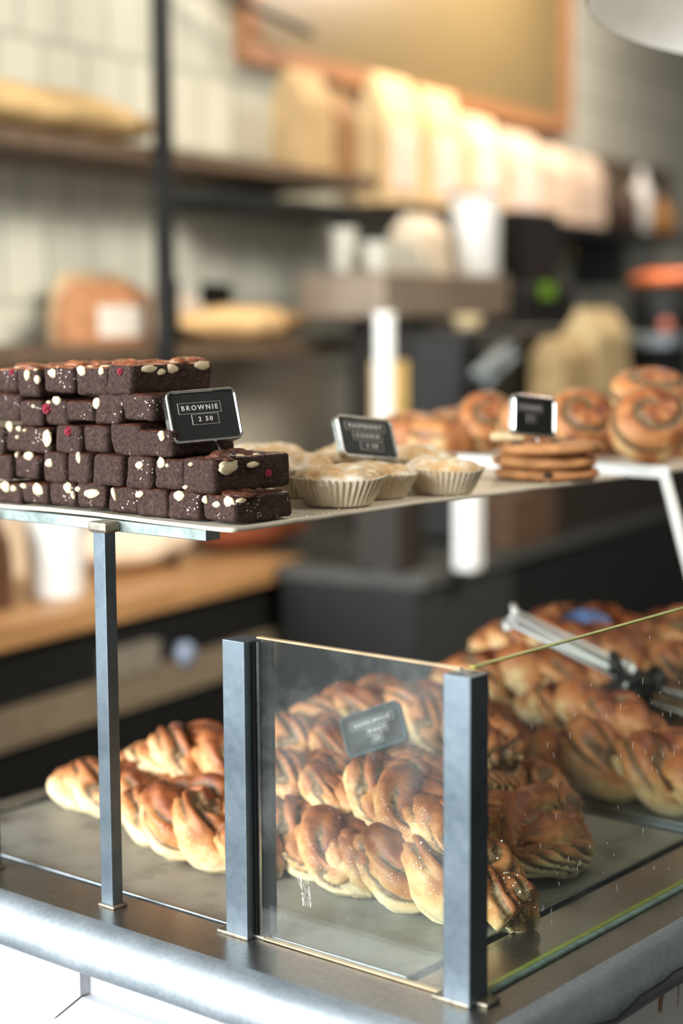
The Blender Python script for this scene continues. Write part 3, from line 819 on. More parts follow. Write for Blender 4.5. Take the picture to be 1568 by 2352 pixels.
# ------------------------------------------------------------------ twisted buns and plaits
def strand(bm, path, rad, seg, twist, seed, layer, fillmask, attr, zmax, bottom=0.0):
    """a rope of layered dough: attr collects (filling, browning, random) per vertex"""
    n = len(path); rings = []
    for i in range(n):
        p = path[i]; tg = (path[min(i + 1, n - 1)] - path[max(i - 1, 0)]).normalized()
        sd = tg.cross(Vector((0, 0, 1)))
        if sd.length < 1e-3: sd = Vector((0, 1, 0))
        sd.normalize(); uu = sd.cross(tg).normalized()
        ring = []
        tt = i / (n - 1)
        for k in range(seg):
            a = 2 * PI * k / seg
            ph = a + twist * tt * 2 * PI + 0.9 * nz((math.cos(a), math.sin(a), tt * 5), 1.1, seed + 8)
            g = 0.5 + 0.5 * math.cos(layer * ph + seed)
            g = max(0.0, (g - 0.62) / 0.38) ** 0.7
            m_ = 0.5 + 0.5 * math.sin(ph + seed * 2.1 + 1.5 * math.sin(tt * 9 + seed))
            m_ = max(0, min(1, (m_ - 1 + fillmask) * 3.0))
            g *= m_
            pp = (p.x, p.y, p.z)
            rr = rad[i] * (1 - 0.26 * g + 0.08 * m_ * math.cos(layer * ph + seed + PI) + 0.10 * nz((math.cos(a), math.sin(a), tt * 7), 1.0, seed))
            v = p + (sd * math.cos(a) + uu * math.sin(a)) * rr
            v += (sd * math.cos(a) + uu * math.sin(a)) * (0.0016 * nz(pp, 70, seed + a) + 0.0012 * nz((v.x, v.y, v.z), 130, seed))
            if v.z < bottom: v.z = bottom + 0.0004 * math.sin(k)
            vert = bm.verts.new(v); ring.append(vert)
            nzv = (uu * math.sin(a) + sd * math.cos(a)).z
            br_ = 0.36 + 0.38 * nzv + 0.34 * (v.z / zmax) + 0.16 * nz(pp, 22, seed)
            attr.append((g, br_, random.random()))
        rings.append(ring)
    for i in range(n - 1):
        for k in range(seg): bm.faces.new((rings[i][k], rings[i][(k + 1) % seg], rings[i + 1][(k + 1) % seg], rings[i + 1][k]))
    bm.faces.new(rings[0]); bm.faces.new(rings[-1])


def strand_obj(parent, path, rad, seed, zmax, seg=46, twist=2.0, layer=7, fillmask=1.0, name='strand'):
    bm = bmesh.new(); attr = []
    strand(bm, path, rad, seg, twist, seed, layer, fillmask, attr, zmax)
    o = obj(name, bm, DOUGH, parent, True)
    ca = o.data.color_attributes.new('bake', 'FLOAT_COLOR', 'POINT')
    for i, a in enumerate(attr): ca.data[i].color = (a[0], max(0, min(1, a[1])), a[2], 1)
    return o


def make_braid(name, L, A, B, R0, turns, seed, n=96, arch=0.0, fillmask=0.98):
    t = empty(name)
    for k in range(3):
        path, rad = [], []
        for i in range(n):
            tt = i / (n - 1); env = max(0.0, math.sin(PI * (0.05 + 0.90 * tt))) ** 0.5
            th = 2 * PI * turns * tt + k * 2 * PI / 3 + 0.4 * math.sin(seed) + 0.35 * math.sin(tt * 7 + seed * 2 + k)
            q = (tt * 3.1, k * 2.3, seed)
            y = A * env * math.sin(th) + 0.005 * nz(q, 1.0, seed); z = B * env * math.sin(2 * th)
            r = R0 * (0.45 + 0.55 * env) * (1 + 0.10 * math.sin(th * 2 + seed) + 0.30 * nz(q, 1.7, seed + 3))
            x = (tt - 0.5) * (L - 2 * R0 * 0.5)
            path.append(Vector((x, y + 0.004 * math.sin(tt * 5 + seed), r * 0.92 + B * env + z + arch * math.sin(PI * tt)))); rad.append(r)
        strand_obj(t, path, rad, seed + k * 1.9, 2 * (R0 + B), twist=0.7 + 0.35 * k, layer=6 + k % 2, fillmask=fillmask)
    return t


def make_knot(name, R1, R2, R0, seed):
    """an oval bun: one rope coiled over itself and tucked through the middle"""
    t = empty(name)
    n = 130
    for k, (ph, lift) in enumerate(((0.0, 0.0), (PI, 0.4))):
        path, rad = [], []
        for i in range(n):
            tt = i / (n - 1); th = 2 * PI * 1.15 * tt + ph
            f = 1.0 - 0.55 * tt
            x = R1 * f * math.cos(th); y = R2 * f * math.sin(th)
            z = R0 * (0.9 + 1.25 * tt) + 0.35 * R0 * math.sin(th * 2 + k)
            r = R0 * (0.62 + 0.38 * math.sin(PI * min(1, max(0, tt * 0.9 + 0.1)))) * (1 + 0.08 * math.sin(th * 3 + seed))
            path.append(Vector((x, y, z))); rad.append(r)
        strand_obj(t, path, rad, seed + k * 2.2, 3.4 * R0, twist=2.2, layer=8, fillmask=0.85)
    path, rad = [], []
    for i in range(60):
        tt = i / 59; path.append(Vector((-R1 * 0.9 + 1.8 * R1 * tt, R2 * 0.25 * math.sin(tt * 6), R0 * (1.6 + 1.5 * math.sin(PI * tt))))); rad.append(R0 * 0.75 * (0.5 + 0.5 * math.sin(PI * (0.08 + 0.84 * tt)) ** 0.6))
    strand_obj(t, path, rad, seed + 5, 3.6 * R0, twist=1.5, layer=7, fillmask=0.6)
    return t


def pearl_sugar(parent, pts, name='pearl_sugar'):
    bm = bmesh.new()
    for (x, y, z) in pts: bmesh.ops.create_icosphere(bm, subdivisions=1, radius=random.uniform(0.0006, 0.0012), matrix=Matrix.Translation((x, y, z)))
    return tag(obj(name, bm, plain('sugar', (245, 232, 205), 0.5), parent), kind='stuff')


proto = {
    'a': make_braid('twisted_bun', 0.235, 0.0235, 0.0120, 0.0228, 1.05, 0.7),
    'b': make_braid('twisted_bun', 0.210, 0.0235, 0.0110, 0.0225, 0.90, 2.9),
    'c': make_braid('twisted_bun', 0.225, 0.0225, 0.0135, 0.0230, 1.20, 4.4),
    'k': make_knot('knotted_bun', 0.052, 0.034, 0.0150, 1.3),
    'l': make_knot('knotted_bun', 0.046, 0.036, 0.0140, 3.9),
}
used = set()
def place(kind, x, y, z, rz, s, label, group, tx=0.0, ty=0.0, nm=None):
    t = proto[kind] if kind not in used else copy_tree(proto[kind]); used.add(kind)
    if nm: t.name = nm
    t.location = (x, y, z); t.rotation_euler = (tx, ty, R(rz)); t.scale = (s, s, s)
    return tag(t, label, 'bun', group)
G1 = 'cinnamon twists piled on the front tray'
Z0 = -0.0035
T1 = [('b', -0.598, 0.200, Z0, -4, 1.0, 'pale twisted cinnamon bun at the far left end of the front pile'),
      ('c', -0.432, 0.150, Z0, -14, 1.06, 'twisted cinnamon bun between the thin shelf post and the left thick post'),
      ('a', -0.300, 0.185, Z0, -16, 1.0, 'twisted cinnamon bun just right of the left thick post, lowest in front'),
      ('c', -0.168, 0.172, Z0, -8, 1.08, 'sugared twisted bun lying behind the corner post'),
      ('a', -0.505, 0.245, 0.030, 6, 0.98, 'reddish twisted bun on top of the pile behind the thin shelf post'),
      ('b', -0.358, 0.232, 0.038, -18, 1.0, 'twisted bun on the second layer behind the left thick post'),
      ('a', -0.225, 0.215, 0.040, -24, 1.02, 'twisted bun on the second layer left of the corner post'),
      ('b', -0.600, 0.310, Z0, 10, 1.0, 'twisted bun behind the leftmost one, on the tray'),
      ('c', -0.440, 0.335, Z0, 4, 1.0, 'twisted bun in the back row behind the left thick post'),
      ('a', -0.300, 0.330, Z0, 12, 1.0, 'twisted bun in the back row under the dark tilted sign'),
      ('b', -0.430, 0.325, 0.048, -12, 1.0, 'twisted bun high in the back row, left of the dark tilted sign'),
      ('k', -0.300, 0.310, 0.044, 20, 1.0, 'knotted bun holding the stem of the dark tilted sign'),
      ('l', -0.215, 0.330, 0.030, 70, 1.0, 'knotted bun left of the corner post, second layer'),
      ('k', -0.158, 0.330, Z0, 112, 1.38, 'large knotted bun at the right end of the front tray, behind the side glass'),
      ('c', -0.410, 0.430, 0.060, 30, 1.0, 'twisted bun behind the dark tilted sign'),
      ('b', -0.315, 0.425, 0.062, -30, 1.0, 'twisted bun highest in the back row, seen near the corner post'),
      ('a', -0.420, 0.440, Z0, 8, 1.0, 'twisted bun at the very back of the front tray, left'),
      ('c', -0.280, 0.440, Z0, -6, 1.0, 'twisted bun at the very back of the front tray, right')]
for a in T1:
    nm = 'knotted_bun' if a[0] in 'kl' else 'twisted_bun'
    place(a[0], a[1], a[2], a[3], a[4], a[5], a[6], G1)
random.seed(5)
# pearl sugar on the bun behind the corner post
tgt = [o for o in COL.objects if o.get('label', '') == T1[3][6]][0]
pts = []
for s_ in tgt.children:
    for v in s_.data.vertices:
        if v.normal.z > 0.3 and v.co.x > 0.02 and random.random() < 0.10: pts.append(tuple(v.co))
pearl_sugar(tgt, pts[:150])

G2 = 'plaited loaves piled on the back tray'
proto['m'] = make_braid('plaited_loaf', 0.30, 0.030, 0.0150, 0.0285, 1.6, 5.2, fillmask=0.45)
proto['n'] = make_braid('plaited_loaf', 0.26, 0.026, 0.0130, 0.0262, 1.35, 1.1, fillmask=0.5)
used_n = 0
T2 = [('m', -0.215, 0.588, -0.003, -4, 1.0, 'big pale plait at the front of the back tray'),
      ('n', -0.405, 0.625, -0.003, 10, 0.95, 'plait left of the big pale plait, seen past the corner post'),
      ('n', -0.272, 0.622, 0.050, -6, 0.78, 'flat glazed plait lying across the big pale plait'),
      ('m', -0.250, 0.775, -0.003, 5, 0.95, 'plait in the second row of the back tray, bottom'),
      ('n', -0.395, 0.690, 0.055, 30, 0.95, 'plait standing out left of the tongs, second layer'),
      ('m', -0.225, 0.780, 0.060, -14, 0.9, 'plait under the black hinge of the tongs'),
      ('n', -0.400, 0.760, 0.085, 12, 0.9, 'upper left plait of the back pile against the dark background'),
      ('m', -0.420, 0.850, 0.075, -12, 0.9, 'topmost plait left of the white tong handle'),
      ('m', -0.230, 0.870, 0.000, 8, 1.0, 'plait low in the third row of the back tray'),
      ('n', -0.210, 0.880, 0.085, 20, 1.0, 'plait behind the blue paper, right side of the back pile'),
      ('m', -0.300, 0.965, 0.060, -10, 1.0, 'plait at the far back of the back tray')]
for a in T2: place(a[0], a[1], a[2], a[3], a[4], a[5], a[6], G2)

# ------------------------------------------------------------------ tongs, blue paper
tg = empty('serving_tongs', (-0.2415, 0.663, 0.118), 0, 'steel serving tongs with a black hinge resting on the plaited loaves', 'tongs')
def tloc(p): return Vector(p) - Vector((-0.2415, 0.663, 0.118))
def bar(bm, p0, p1, w_, th):
    p0, p1 = Vector(p0), Vector(p1); d = (p1 - p0).normalized(); sd = d.cross(Vector((0, 0, 1))).normalized(); u_ = sd.cross(d)
    r = bmesh.ops.create_cube(bm, size=1.0)
    for v in r['verts']:
        v.co = (p0 + p1) / 2 + d * v.co.x * (p1 - p0).length + sd * v.co.y * w_ + u_ * v.co.z * th
    bmesh.ops.bevel(bm, geom=list({e for v in r['verts'] for e in v.link_edges}), offset=min(w_, th) * 0.35, segments=3, affect='EDGES')
bm = bmesh.new(); bar(bm, tloc((-0.351, 0.583, 0.186)), tloc((-0.246, 0.660, 0.122)), 0.034, 0.016); obj('handle', bm, WHITEP, tg, True)['label'] = 'steel handle with its sky reflection painted white'  # white colour paints the sky reflected in the steel handle
bm = bmesh.new(); bar(bm, tloc((-0.258, 0.651, 0.113)), tloc((-0.222, 0.675, 0.099)), 0.032, 0.036); obj('hinge', bm, BLK, tg, True)['label'] = 'black hinge block'
bm = bmesh.new(); bar(bm, tloc((-0.226, 0.675, 0.107)), tloc((-0.150, 0.725, 0.082)), 0.010, 0.008); bar(bm, tloc((-0.226, 0.665, 0.092)), tloc((-0.150, 0.705, 0.066)), 0.010, 0.006); obj('jaw', bm, CHROME, tg, True)
bm = bmesh.new(); bmesh.ops.create_grid(bm, x_segments=14, y_segments=14, size=0.032)
for v in bm.verts: v.co.z = 0.030 * (1 - (v.co.length / 0.05)) * (0.6 + 0.8 * abs(nz(v.co, 25, 3)))
r = bmesh.ops.solidify(bm, geom=bm.faces[:], thickness=0.0012)
tag(obj('blue_napkin', bm, plain('blue_paper', (104, 134, 184), 0.7), None, True, loc=(-0.385, 0.800, 0.140), rz=0.5), 'crumpled blue paper napkin behind the tong handle', 'napkin')

# ------------------------------------------------------------------ second shelf with cinnamon buns
sh2 = empty('bun_shelf', (-0.53, 1.0, 0.34), 0, 'white edged second shelf carrying orange cinnamon buns behind the cookies', 'shelf')
o = obj('shelf_sheet', nbox(-0.165, 0.305, -0.28, 0.35, 0.010, 0.0155, bev=0.001), SHELFPAPER, sh2)
o = obj('shelf_lip', nbox(-0.165, 0.305, -0.283, -0.279, 0.003, 0.017, bev=0.001), WHITEP, sh2)
bm = bmesh.new(); cyl(bm, (0.296, -0.278, 0.012), (0.345, -0.282, -0.14), 0.0065); cyl(bm, (0.345, -0.282, -0.14), (0.40, -0.292, -0.331), 0.0065); obj('strut', bm, WHITEP, sh2, True)


def make_bun():
    t = empty('cinnamon_bun'); bm = bmesh.new(); attr = []
    NR, NA = 40, 72; R0 = 0.050; Hh = 0.050; rings = []
    turns = 1.9
    def val(rf, a):
        sp_ = rf * turns - a / (2 * PI)
        g = 0.5 + 0.5 * math.cos(2 * PI * sp_)
        g = max(0, (g - 0.55) / 0.45)
        return g
    for i in range(NR + 1):
        rf = i / NR; ring = []
        for k in range(NA):
            a = 2 * PI * k / NA
            g = val(rf, a) if rf < 0.86 else 0
            r = R0 * math.sin(min(1, rf * 1.05) * PI / 2) if rf < 0.95 else R0
            z = Hh * (math.cos(rf * PI / 2) ** 0.55) if rf < 1 else 0.0
            z = max(z, 0) - 0.004 * g
            r *= 1 + 0.03 * math.sin(a * 2 + 1)
            ring.append(bm.verts.new((r * math.cos(a), r * math.sin(a), z)))
            attr.append((g, 0.62 + 0.38 * (1 - rf) + 0.2 * nz((math.cos(a), math.sin(a), rf), 2), 0))
        rings.append(ring)
    for i in range(NR):
        for k in range(NA): bm.faces.new((rings[i][k], rings[i][(k + 1) % NA], rings[i + 1][(k + 1) % NA], rings[i + 1][k]))
    bm.faces.new(rings[-1])
    o = obj('swirl', bm, DOUGH, t, True)
    ca = o.data.color_attributes.new('bake', 'FLOAT_COLOR', 'POINT')
    for i, a in enumerate(attr): ca.data[i].color = (a[0], max(0, min(1, a[1])), 0, 1)
    return t
proto['u'] = make_bun()
ZS = 0.3565
G3 = 'cinnamon buns on the second shelf'
BU = [(-0.640, 0.770, 0, 0, 1.0, 'leftmost cinnamon bun, partly behind the three line label'),
      (-0.585, 0.775, 0, 40, 1.0, 'second cinnamon bun from the left on the second shelf'),
      (-0.548, 0.812, 1, 90, 0.82, 'cinnamon bun in the middle of the left group, showing its swirl'),
      (-0.468, 0.800, 1, 20, 0.82, 'cinnamon bun at the right end of the left group'),
      (-0.640, 0.880, 0, 60, 1.0, 'cinnamon bun in the back left corner of the second shelf'),
      (-0.520, 0.900, 0, 60, 1.0, 'cinnamon bun behind the left group'),
      (-0.388, 0.790, 1, 10, 0.92, 'cinnamon bun right of the small cookie sign'),
      (-0.285, 0.775, 1, 70, 0.98, 'large cinnamon bun with dark swirl at the right front of the second shelf'),
      (-0.420, 0.900, 0, 30, 1.0, 'cinnamon bun low in the back of the right group'),
      (-0.300, 0.890, 0, 120, 1.0, 'cinnamon bun carrying the topmost one'),
      (-0.325, 0.850, 2, 45, 1.08, 'topmost glazed cinnamon bun of the right pile'),
      (-0.255, 0.975, 2, 80, 1.0, 'cinnamon bun at the right photo edge, behind the topmost one')]
for (x, y, m_, rz, s, lab) in BU:
    if m_ == 1: place('u', x, y, ZS + 0.026, rz, s, lab, G3, tx=0.0); 
    elif m_ == 2: place('u', x, y, ZS + 0.046, rz, s, lab, G3)
    else: place('u', x, y, ZS, rz, s, lab, G3)
    t = [o for o in COL.objects if o.get('label') == lab][0]
    if m_ == 1:   # leaning back so the swirl faces the customer
        ax = Vector((math.cos(YAW), math.sin(YAW), 0)); q = Matrix.Rotation(R(48), 4, ax) @ Matrix.Rotation(R(rz), 4, 'Z')
        t.rotation_euler = q.to_euler(); t.location.z = ZS + 0.0375 * s
    if m_ == 2:
        ax = Vector((math.cos(YAW), math.sin(YAW), 0)); q = Matrix.Rotation(R(15), 4, ax) @ Matrix.Rotation(R(rz), 4, 'Z'); t.rotation_euler = q.to_euler(); t.location.z = ZS + 0.055

# ------------------------------------------------------------------ back wall: shelving and counters
LINEN = plain('brown_board', (96, 78, 60), 0.6, 0, 0.3, 0.2)
def board(name, s0, s1, o0, o1, z0, z1, mat, label, cat='shelf'):
    wbox(name, s0, s1, o0, o1, z0, z1, mat, label=label, cat=cat)
board('wall_shelf', -0.38, 1.72, 0.2, 0.499, 0.862, 0.893, LINEN, 'upper long brown shelf board on the tiled wall')
board('wall_shelf', -0.38, 1.56, 0.2, 0.499, 0.445, 0.478, LINEN, 'lower long brown shelf board on the tiled wall')
board('shelf_upright', 0.735, 0.767, 0.165, 0.195, 0.002, 2.119, BLK, 'black steel upright crossing both long brown boards', 'upright')
board('shelf_upright', 1.60, 1.64, 0.22, 0.26, 0.642, 0.789, BLK, 'short black upright under the short black board', 'upright')
board('wall_shelf', 1.22, 1.92, 0.2, 0.499, 0.79, 0.815, BLK, 'short black shelf board just below the upper brown one')
board('wall_shelf', 1.94, 4.4, 0.25, 0.499, 0.815, 0.845, BLK, 'long black shelf board carrying the coffee bags at the right')
board('shelf_bracket', 3.75, 3.80, 0.3, 0.499, 0.64, 0.814, BLK, 'dark bracket under the long black board', 'bracket')

def loaf(name, s0, s1, off, z0, h, rgb, label, seed, cat='bread', wid=0.10):
    bm = bmesh.new(); L = s1 - s0; n = 36; rings = []
    for i in range(n + 1):
        t = i / n; e = max(0.02, math.sin(PI * t)) ** 0.45; ring = []
        for k in range(24):
            a = 2 * PI * k / 24
            p = (math.cos(a), math.sin(a), t * L * 6)
            f = 1 + 0.16 * nz(p, 1.3, seed)
            ring.append(bm.verts.new((wid * e * f * math.cos(a), (t - 0.5) * L, max(0, h / 2 * (1 + e * f * math.sin(a) * 1.0)))))
        rings.append(ring)
    for i in range(n):
        for k in range(24): bm.faces.new((rings[i][k], rings[i][(k + 1) % 24], rings[i + 1][(k + 1) % 24], rings[i + 1][k]))
    bm.faces.new(rings[0]); bm.faces.new(rings[-1])
    return tag(obj(name, bm, plain(name + str(rgb), rgb, 0.7, 0, 0.2, 0.3, 9, 0.3), None, True, loc=WP((s0 + s1) / 2, off, z0), rz=WA), label, cat)
loaf('long_loaf', 0.02, 0.88, 0.31, 0.894, 0.105, (190, 160, 112), 'long tan loaf lying on the upper left shelf board', 2.0)
loaf('long_loaf', 0.97, 1.53, 0.31, 0.479, 0.085, (228, 190, 136), 'long tan loaf on the lower shelf board below the small black sign', 6.0, wid=0.065)
loaf('red_brown_loaf', 0.90, 1.30, 0.20, 0.001, 0.075, (126, 66, 40), 'dark red brown loaf at the right end of the oak counter', 9.0)
loaf('flour_dusted_loaf', 0.50, 0.86, 0.22, 0.001, 0.12, (232, 210, 184), 'pale flour dusted loaf on the oak counter behind the thin shelf post', 3.0, wid=0.08)


def bag(name, s0, s1, off, z0, h, rgb, label, lab_rgb=None, depth=0.09, group=None, seed=0, cat='bag'):
    t = empty(name, WP((s0 + s1) / 2, off, z0), WA, label, cat, group)
    w_ = (s1 - s0) / 2
    bm = bmesh.new(); nzr = 14; rings = []
    for i in range(nzr + 1):
        tt = i / nzr; ring = []
        dd = depth / 2 * (1 if tt < 0.7 else 1 - (tt - 0.7) / 0.3 * 0.85); ww = w_ * (1 - 0.06 * tt)
        pts = []
        for (ax, ay, bx, by) in ((-1, -1, 1, -1), (1, -1, 1, 1), (1, 1, -1, 1), (-1, 1, -1, -1)):
            for q in range(6): pts.append((ax + (bx - ax) * q / 6, ay + (by - ay) * q / 6))
        for (u_, v_) in pts:
            x, y = u_ * dd, v_ * ww
            c = 1 + 0.06 * nz((u_, v_, tt * 3), 1.6, seed)
            ring.append(bm.verts.new((x * c, y * c, tt * h + 0.02 * h * nz((u_, v_, tt), 2, seed) * (tt > 0.9))))
        rings.append(ring)
    m_ = len(rings[0])
    for i in range(nzr):
        for k in range(m_): bm.faces.new((rings[i][k], rings[i][(k + 1) % m_], rings[i + 1][(k + 1) % m_], rings[i + 1][k]))
    bm.faces.new(rings[0]); bm.faces.new(rings[-1])
    obj('sack', bm, plain('paper' + str(rgb), rgb, 0.75, 0, 0.2, 0.12, 14, 0.3), t)
    if lab_rgb:
        o = obj('label', nbox(depth / 2 + 0.001, depth / 2 + 0.004, -w_ * 0.7, w_ * 0.7, h * 0.12, h * 0.62), plain('sticker' + str(lab_rgb), lab_rgb, 0.5), t)
    return t
bag('brown_paper_bag', 1.40, 1.56, 0.28, 0.893, 0.25, (190, 160, 116), 'brown paper bag on the upper board, the left one of the pair', group='brown paper bags on the upper board', seed=1)
bag('brown_paper_bag', 1.60, 1.72, 0.30, 0.893, 0.22, (150, 114, 76), 'darker brown paper bag at the right end of the upper board', group='brown paper bags on the upper board', seed=2)
GB = 'coffee bags on the long black board'
for i, (s0, s1, h, c, lc, lab) in enumerate([(1.97, 2.19, 0.36, (236, 206, 158), (244, 214, 196), 'tall cream coffee bag at the left end of the long board'),
                               (2.23, 2.47, 0.35, (232, 200, 150), (244, 222, 204), 'cream coffee bag second from the left on the long board'),
                               (2.52, 2.74, 0.30, (238, 214, 176), (250, 232, 220), 'cream coffee bag directly above the white urn'),
                               (2.78, 3.06, 0.28, (224, 196, 168), (246, 222, 206), 'pinkish coffee bag above the black grinder'),
                               (3.10, 3.34, 0.26, (214, 190, 166), None, 'pale coffee bag second from the right'),
                               (3.38, 3.62, 0.25, (206, 184, 164), None, 'pale coffee bag at the right end beside the dark niche')]):
    bag('coffee_bag', s0, s1, 0.36, 0.845, h, c, lab, lc, group=GB, seed=i * 2.2)
# chalkboard
cb = empty('chalkboard', WP(2.5, 0.49, 1.19), WA, 'large glossy menu board in an orange wood frame high on the wall', 'board')
def cbp(name, s0, s1, o0, o1, z0, z1, mat):
    wbox(name, s0, s1, o0, o1, z0, z1, mat, cb)
cbp('board_face', 1.56, 3.55, 0.465, 0.490, 1.22, 2.1, plain('board_sheen_olive', (120, 104, 70), 0.32, 0.0, 0.8, 0.06))  # lamp reflection on the dark board put into an even olive colour
cbp('frame_rail', 1.50, 3.62, 0.450, 0.498, 1.185, 1.235, WOODF)
cbp('frame_stile', 1.50, 1.56, 0.450, 0.498, 1.235, 2.1, WOODF)
cbp('frame_stile', 3.56, 3.62, 0.450, 0.498, 1.235, 2.1, WOODF)
# niche right with jars
tag(wbox('dark_cabinet', 3.80, 4.55, 0.40, 0.499, 0.847, 1.12, plain('brown_grey_cabinet', (96, 82, 66), 0.6), label='brown grey cabinet back at the right above the long board', cat='cabinet'))
def bottle(s, off, z, r, h, mat, label, name='bottle', group=None, cat='bottle'):
    bm = bmesh.new(); rings = lathe(bm, [(r * 0.92, 0), (r, 0.01 * h), (r, h * 0.62), (r * 0.75, h * 0.74), (r * 0.36, h * 0.82), (r * 0.34, h * 0.97), (r * 0.38, h)], 24)
    bm.faces.new(rings[0]); bm.faces.new(rings[-1])
    return tag(obj(name, bm, mat, None, True, loc=WP(s, off, z)), label, cat, group)
bottle(4.02, 0.33, 0.846, 0.045, 0.24, WHITEP, 'white bottle on the long board at the right')
bottle(3.86, 0.33, 0.846, 0.05, 0.20, plain('dark_jar', (70, 54, 42), 0.3), 'dark brown jar left of the white bottle', 'jar', cat='jar')
bottle(4.25, 0.33, 0.846, 0.05, 0.15, plain('amber_jar', (170, 120, 60), 0.3), 'amber jar at the right photo edge', 'jar', cat='jar')

# oak counter
oc = empty('oak_counter', WP(0.0, 0.25, -1.0), WA, 'long oak topped back counter at the lower left with a black front', 'counter')
wbox('worktop', -0.38, 1.02, 0.0, 0.499, -0.045, 0.0, WOODL, oc, 0.004)
wbox('cabinet_front', -0.38, 1.02, 0.03, 0.47, -1.0, -0.046, BLK, oc)['label'] = 'black cabinet front'
wbox('rail', -0.38, 0.95, 0.012, 0.03, -0.225, -0.155, plain('brown_grey_rail', (120, 106, 86), 0.5), oc)
wbox('rail', -0.38, 0.95, 0.012, 0.03, -0.60, -0.53, plain('brown_grey_rail', (120, 106, 86), 0.5), oc)
bm = bmesh.new(); cyl(bm, (0, 0, -0.006), (0, 0, 0.006), 0.022, seg=24)
for (s, z, mt, lb) in ((0.57, -0.150, plain('pale_blue_disc', (150, 165, 190), 0.3), 'pale blue round knob'), ):
    o = obj('knob', (lambda b: cyl(b, (0, 0, 0), (0.02, 0, 0), 0.026, seg=24))(bmesh.new()), mt, None, True, loc=WP(s, 0.028, z), rz=WA); o.parent = oc; o.matrix_parent_inverse = parent_inv(oc); o['label'] = lb
bm.free()
tag(wbox('steel_cloth', 0.31, 0.47, 0.004, 0.028, -0.155, -0.10, plain('grey_cloth', (120, 112, 98), 0.7), label='grey cloth hanging on the black counter front left of centre', cat='cloth'))
# dark and charcoal cabinets further along
bc = empty('espresso_counter', WP(2.8, 0.2, -1.0), WA, 'dark espresso counter across the right background', 'counter')
wbox('worktop', 0.88, 4.9, -0.375, -0.012, -0.03, -0.004, plain('dark_stone', (72, 72, 68), 0.4), bc)
wbox('worktop', 1.05, 4.9, -0.011, 0.47, -0.03, -0.004, plain('dark_stone', (72, 72, 68), 0.4), bc)
wbox('end_cabinet', 0.895, 1.36, -0.355, -0.02, -1.0, -0.031, DGR, bc)['label'] = 'charcoal end cabinet'
wbox('end_shade', 0.885, 0.894, -0.352, -0.02, -1.0, -0.031, BLK, bc)  # black sheet painting the unlit end of the charcoal cabinet
wbox('base', 1.361, 4.8, -0.34, -0.02, -1.0, -0.031, plain('black_base', (20, 22, 21), 0.6), bc)
# panel wall below lower board
tag(wbox('steel_splashback', -0.38, 1.9, 0.485, 0.498, 0.002, 0.44, plain('grey_olive_panel', (190, 182, 162), 0.5, 0.0, 0.4, 0.1, 3)), 'grey olive splashback panel under the lower board', 'panel')

# things on the oak counter and boards
bm = bmesh.new(); rings = lathe(bm, [(0.052, 0), (0.055, 0.005), (0.058, 0.17), (0.060, 0.185), (0.055, 0.186)], 30); bm.faces.new(rings[0]); bm.faces.new(rings[-1])
tag(obj('white_canister', bm, WHITEP, None, True, loc=WP(0.31, 0.13, 0.001)), 'tall white canister on the oak counter at the left', 'canister')
bag('dark_brown_sack', 0.02, 0.17, 0.16, 0.001, 0.18, (84, 58, 38), 'dark brown sack at the left photo edge on the oak counter', seed=4)
bag('flour_sack', 0.42, 0.60, 0.40, 0.001, 0.22, (206, 186, 158), 'cream flour sack behind the pale loaf', seed=5)
bag('flour_sack', 0.72, 0.90, 0.38, 0.001, 0.17, (190, 172, 146), 'smaller cream sack between the two loaves on the oak counter', seed=6)
bag('orange_brown_bag', 0.58, 0.80, 0.30, 0.479, 0.13, (176, 124, 86), 'orange brown bread bag with a white patch on the lower board', (222, 214, 200), seed=7)
bag('cream_bag', 0.68, 0.88, 0.40, 0.479, 0.155, (196, 168, 130), 'cream bag behind the black box on the lower board', seed=8)
tag(wbox('black_box', 0.785, 0.83, 0.20, 0.235, 0.479, 0.615, BLK, bev=0.003, label='upright black box on the lower board in front of the steel upright', cat='box'))
sg = empty('black_board_sign', WP(1.265, 0.40, 0.479), WA, 'small square black sign standing behind the long loaf', 'sign')
wbox('sign_face', 1.20, 1.325, 0.395, 0.405, 0.555, 0.618, BLK, sg); wbox('foot', 1.255, 1.27, 0.395, 0.405, 0.479, 0.556, BLK, sg)
bag('white_bun_bag', 1.00, 1.17, 0.42, 0.479, 0.12, (224, 206, 186), 'white bag at the back of the lower board left of the small black sign', seed=9)

# espresso corner
em = empty('espresso_machine', WP(1.7, 0.0, 0.0), WA, 'brown grey espresso machine with a dark lower body in the centre background', 'espresso machine')
wbox('top_panel', 1.30, 2.00, -0.05, 0.19, 0.530, 0.640, m_steel('warm_grey_steel', (128, 114, 98), (150, 136, 118), 0.5, 0.5), em, 0.008)
wbox('body', 1.55, 2.00, 0.02, 0.19, 0.0, 0.529, plain('dark_brown_body', (44, 38, 32), 0.5), em)
wbox('drip_tray', 1.57, 1.95, -0.05, 0.019, 0.0, 0.05, BLK, em, 0.004)
for s_ in (1.64, 1.84):
    bm = bmesh.new(); cyl(bm, WP(s_, -0.015, 0.529), WP(s_, -0.015, 0.43), 0.028, 0.034); cyl(bm, WP(s_, -0.02, 0.435), WP(s_, -0.06, 0.42), 0.011, 0.014)
    o = obj('group_head', bm, BLK, em, True); o.matrix_parent_inverse = parent_inv(em)
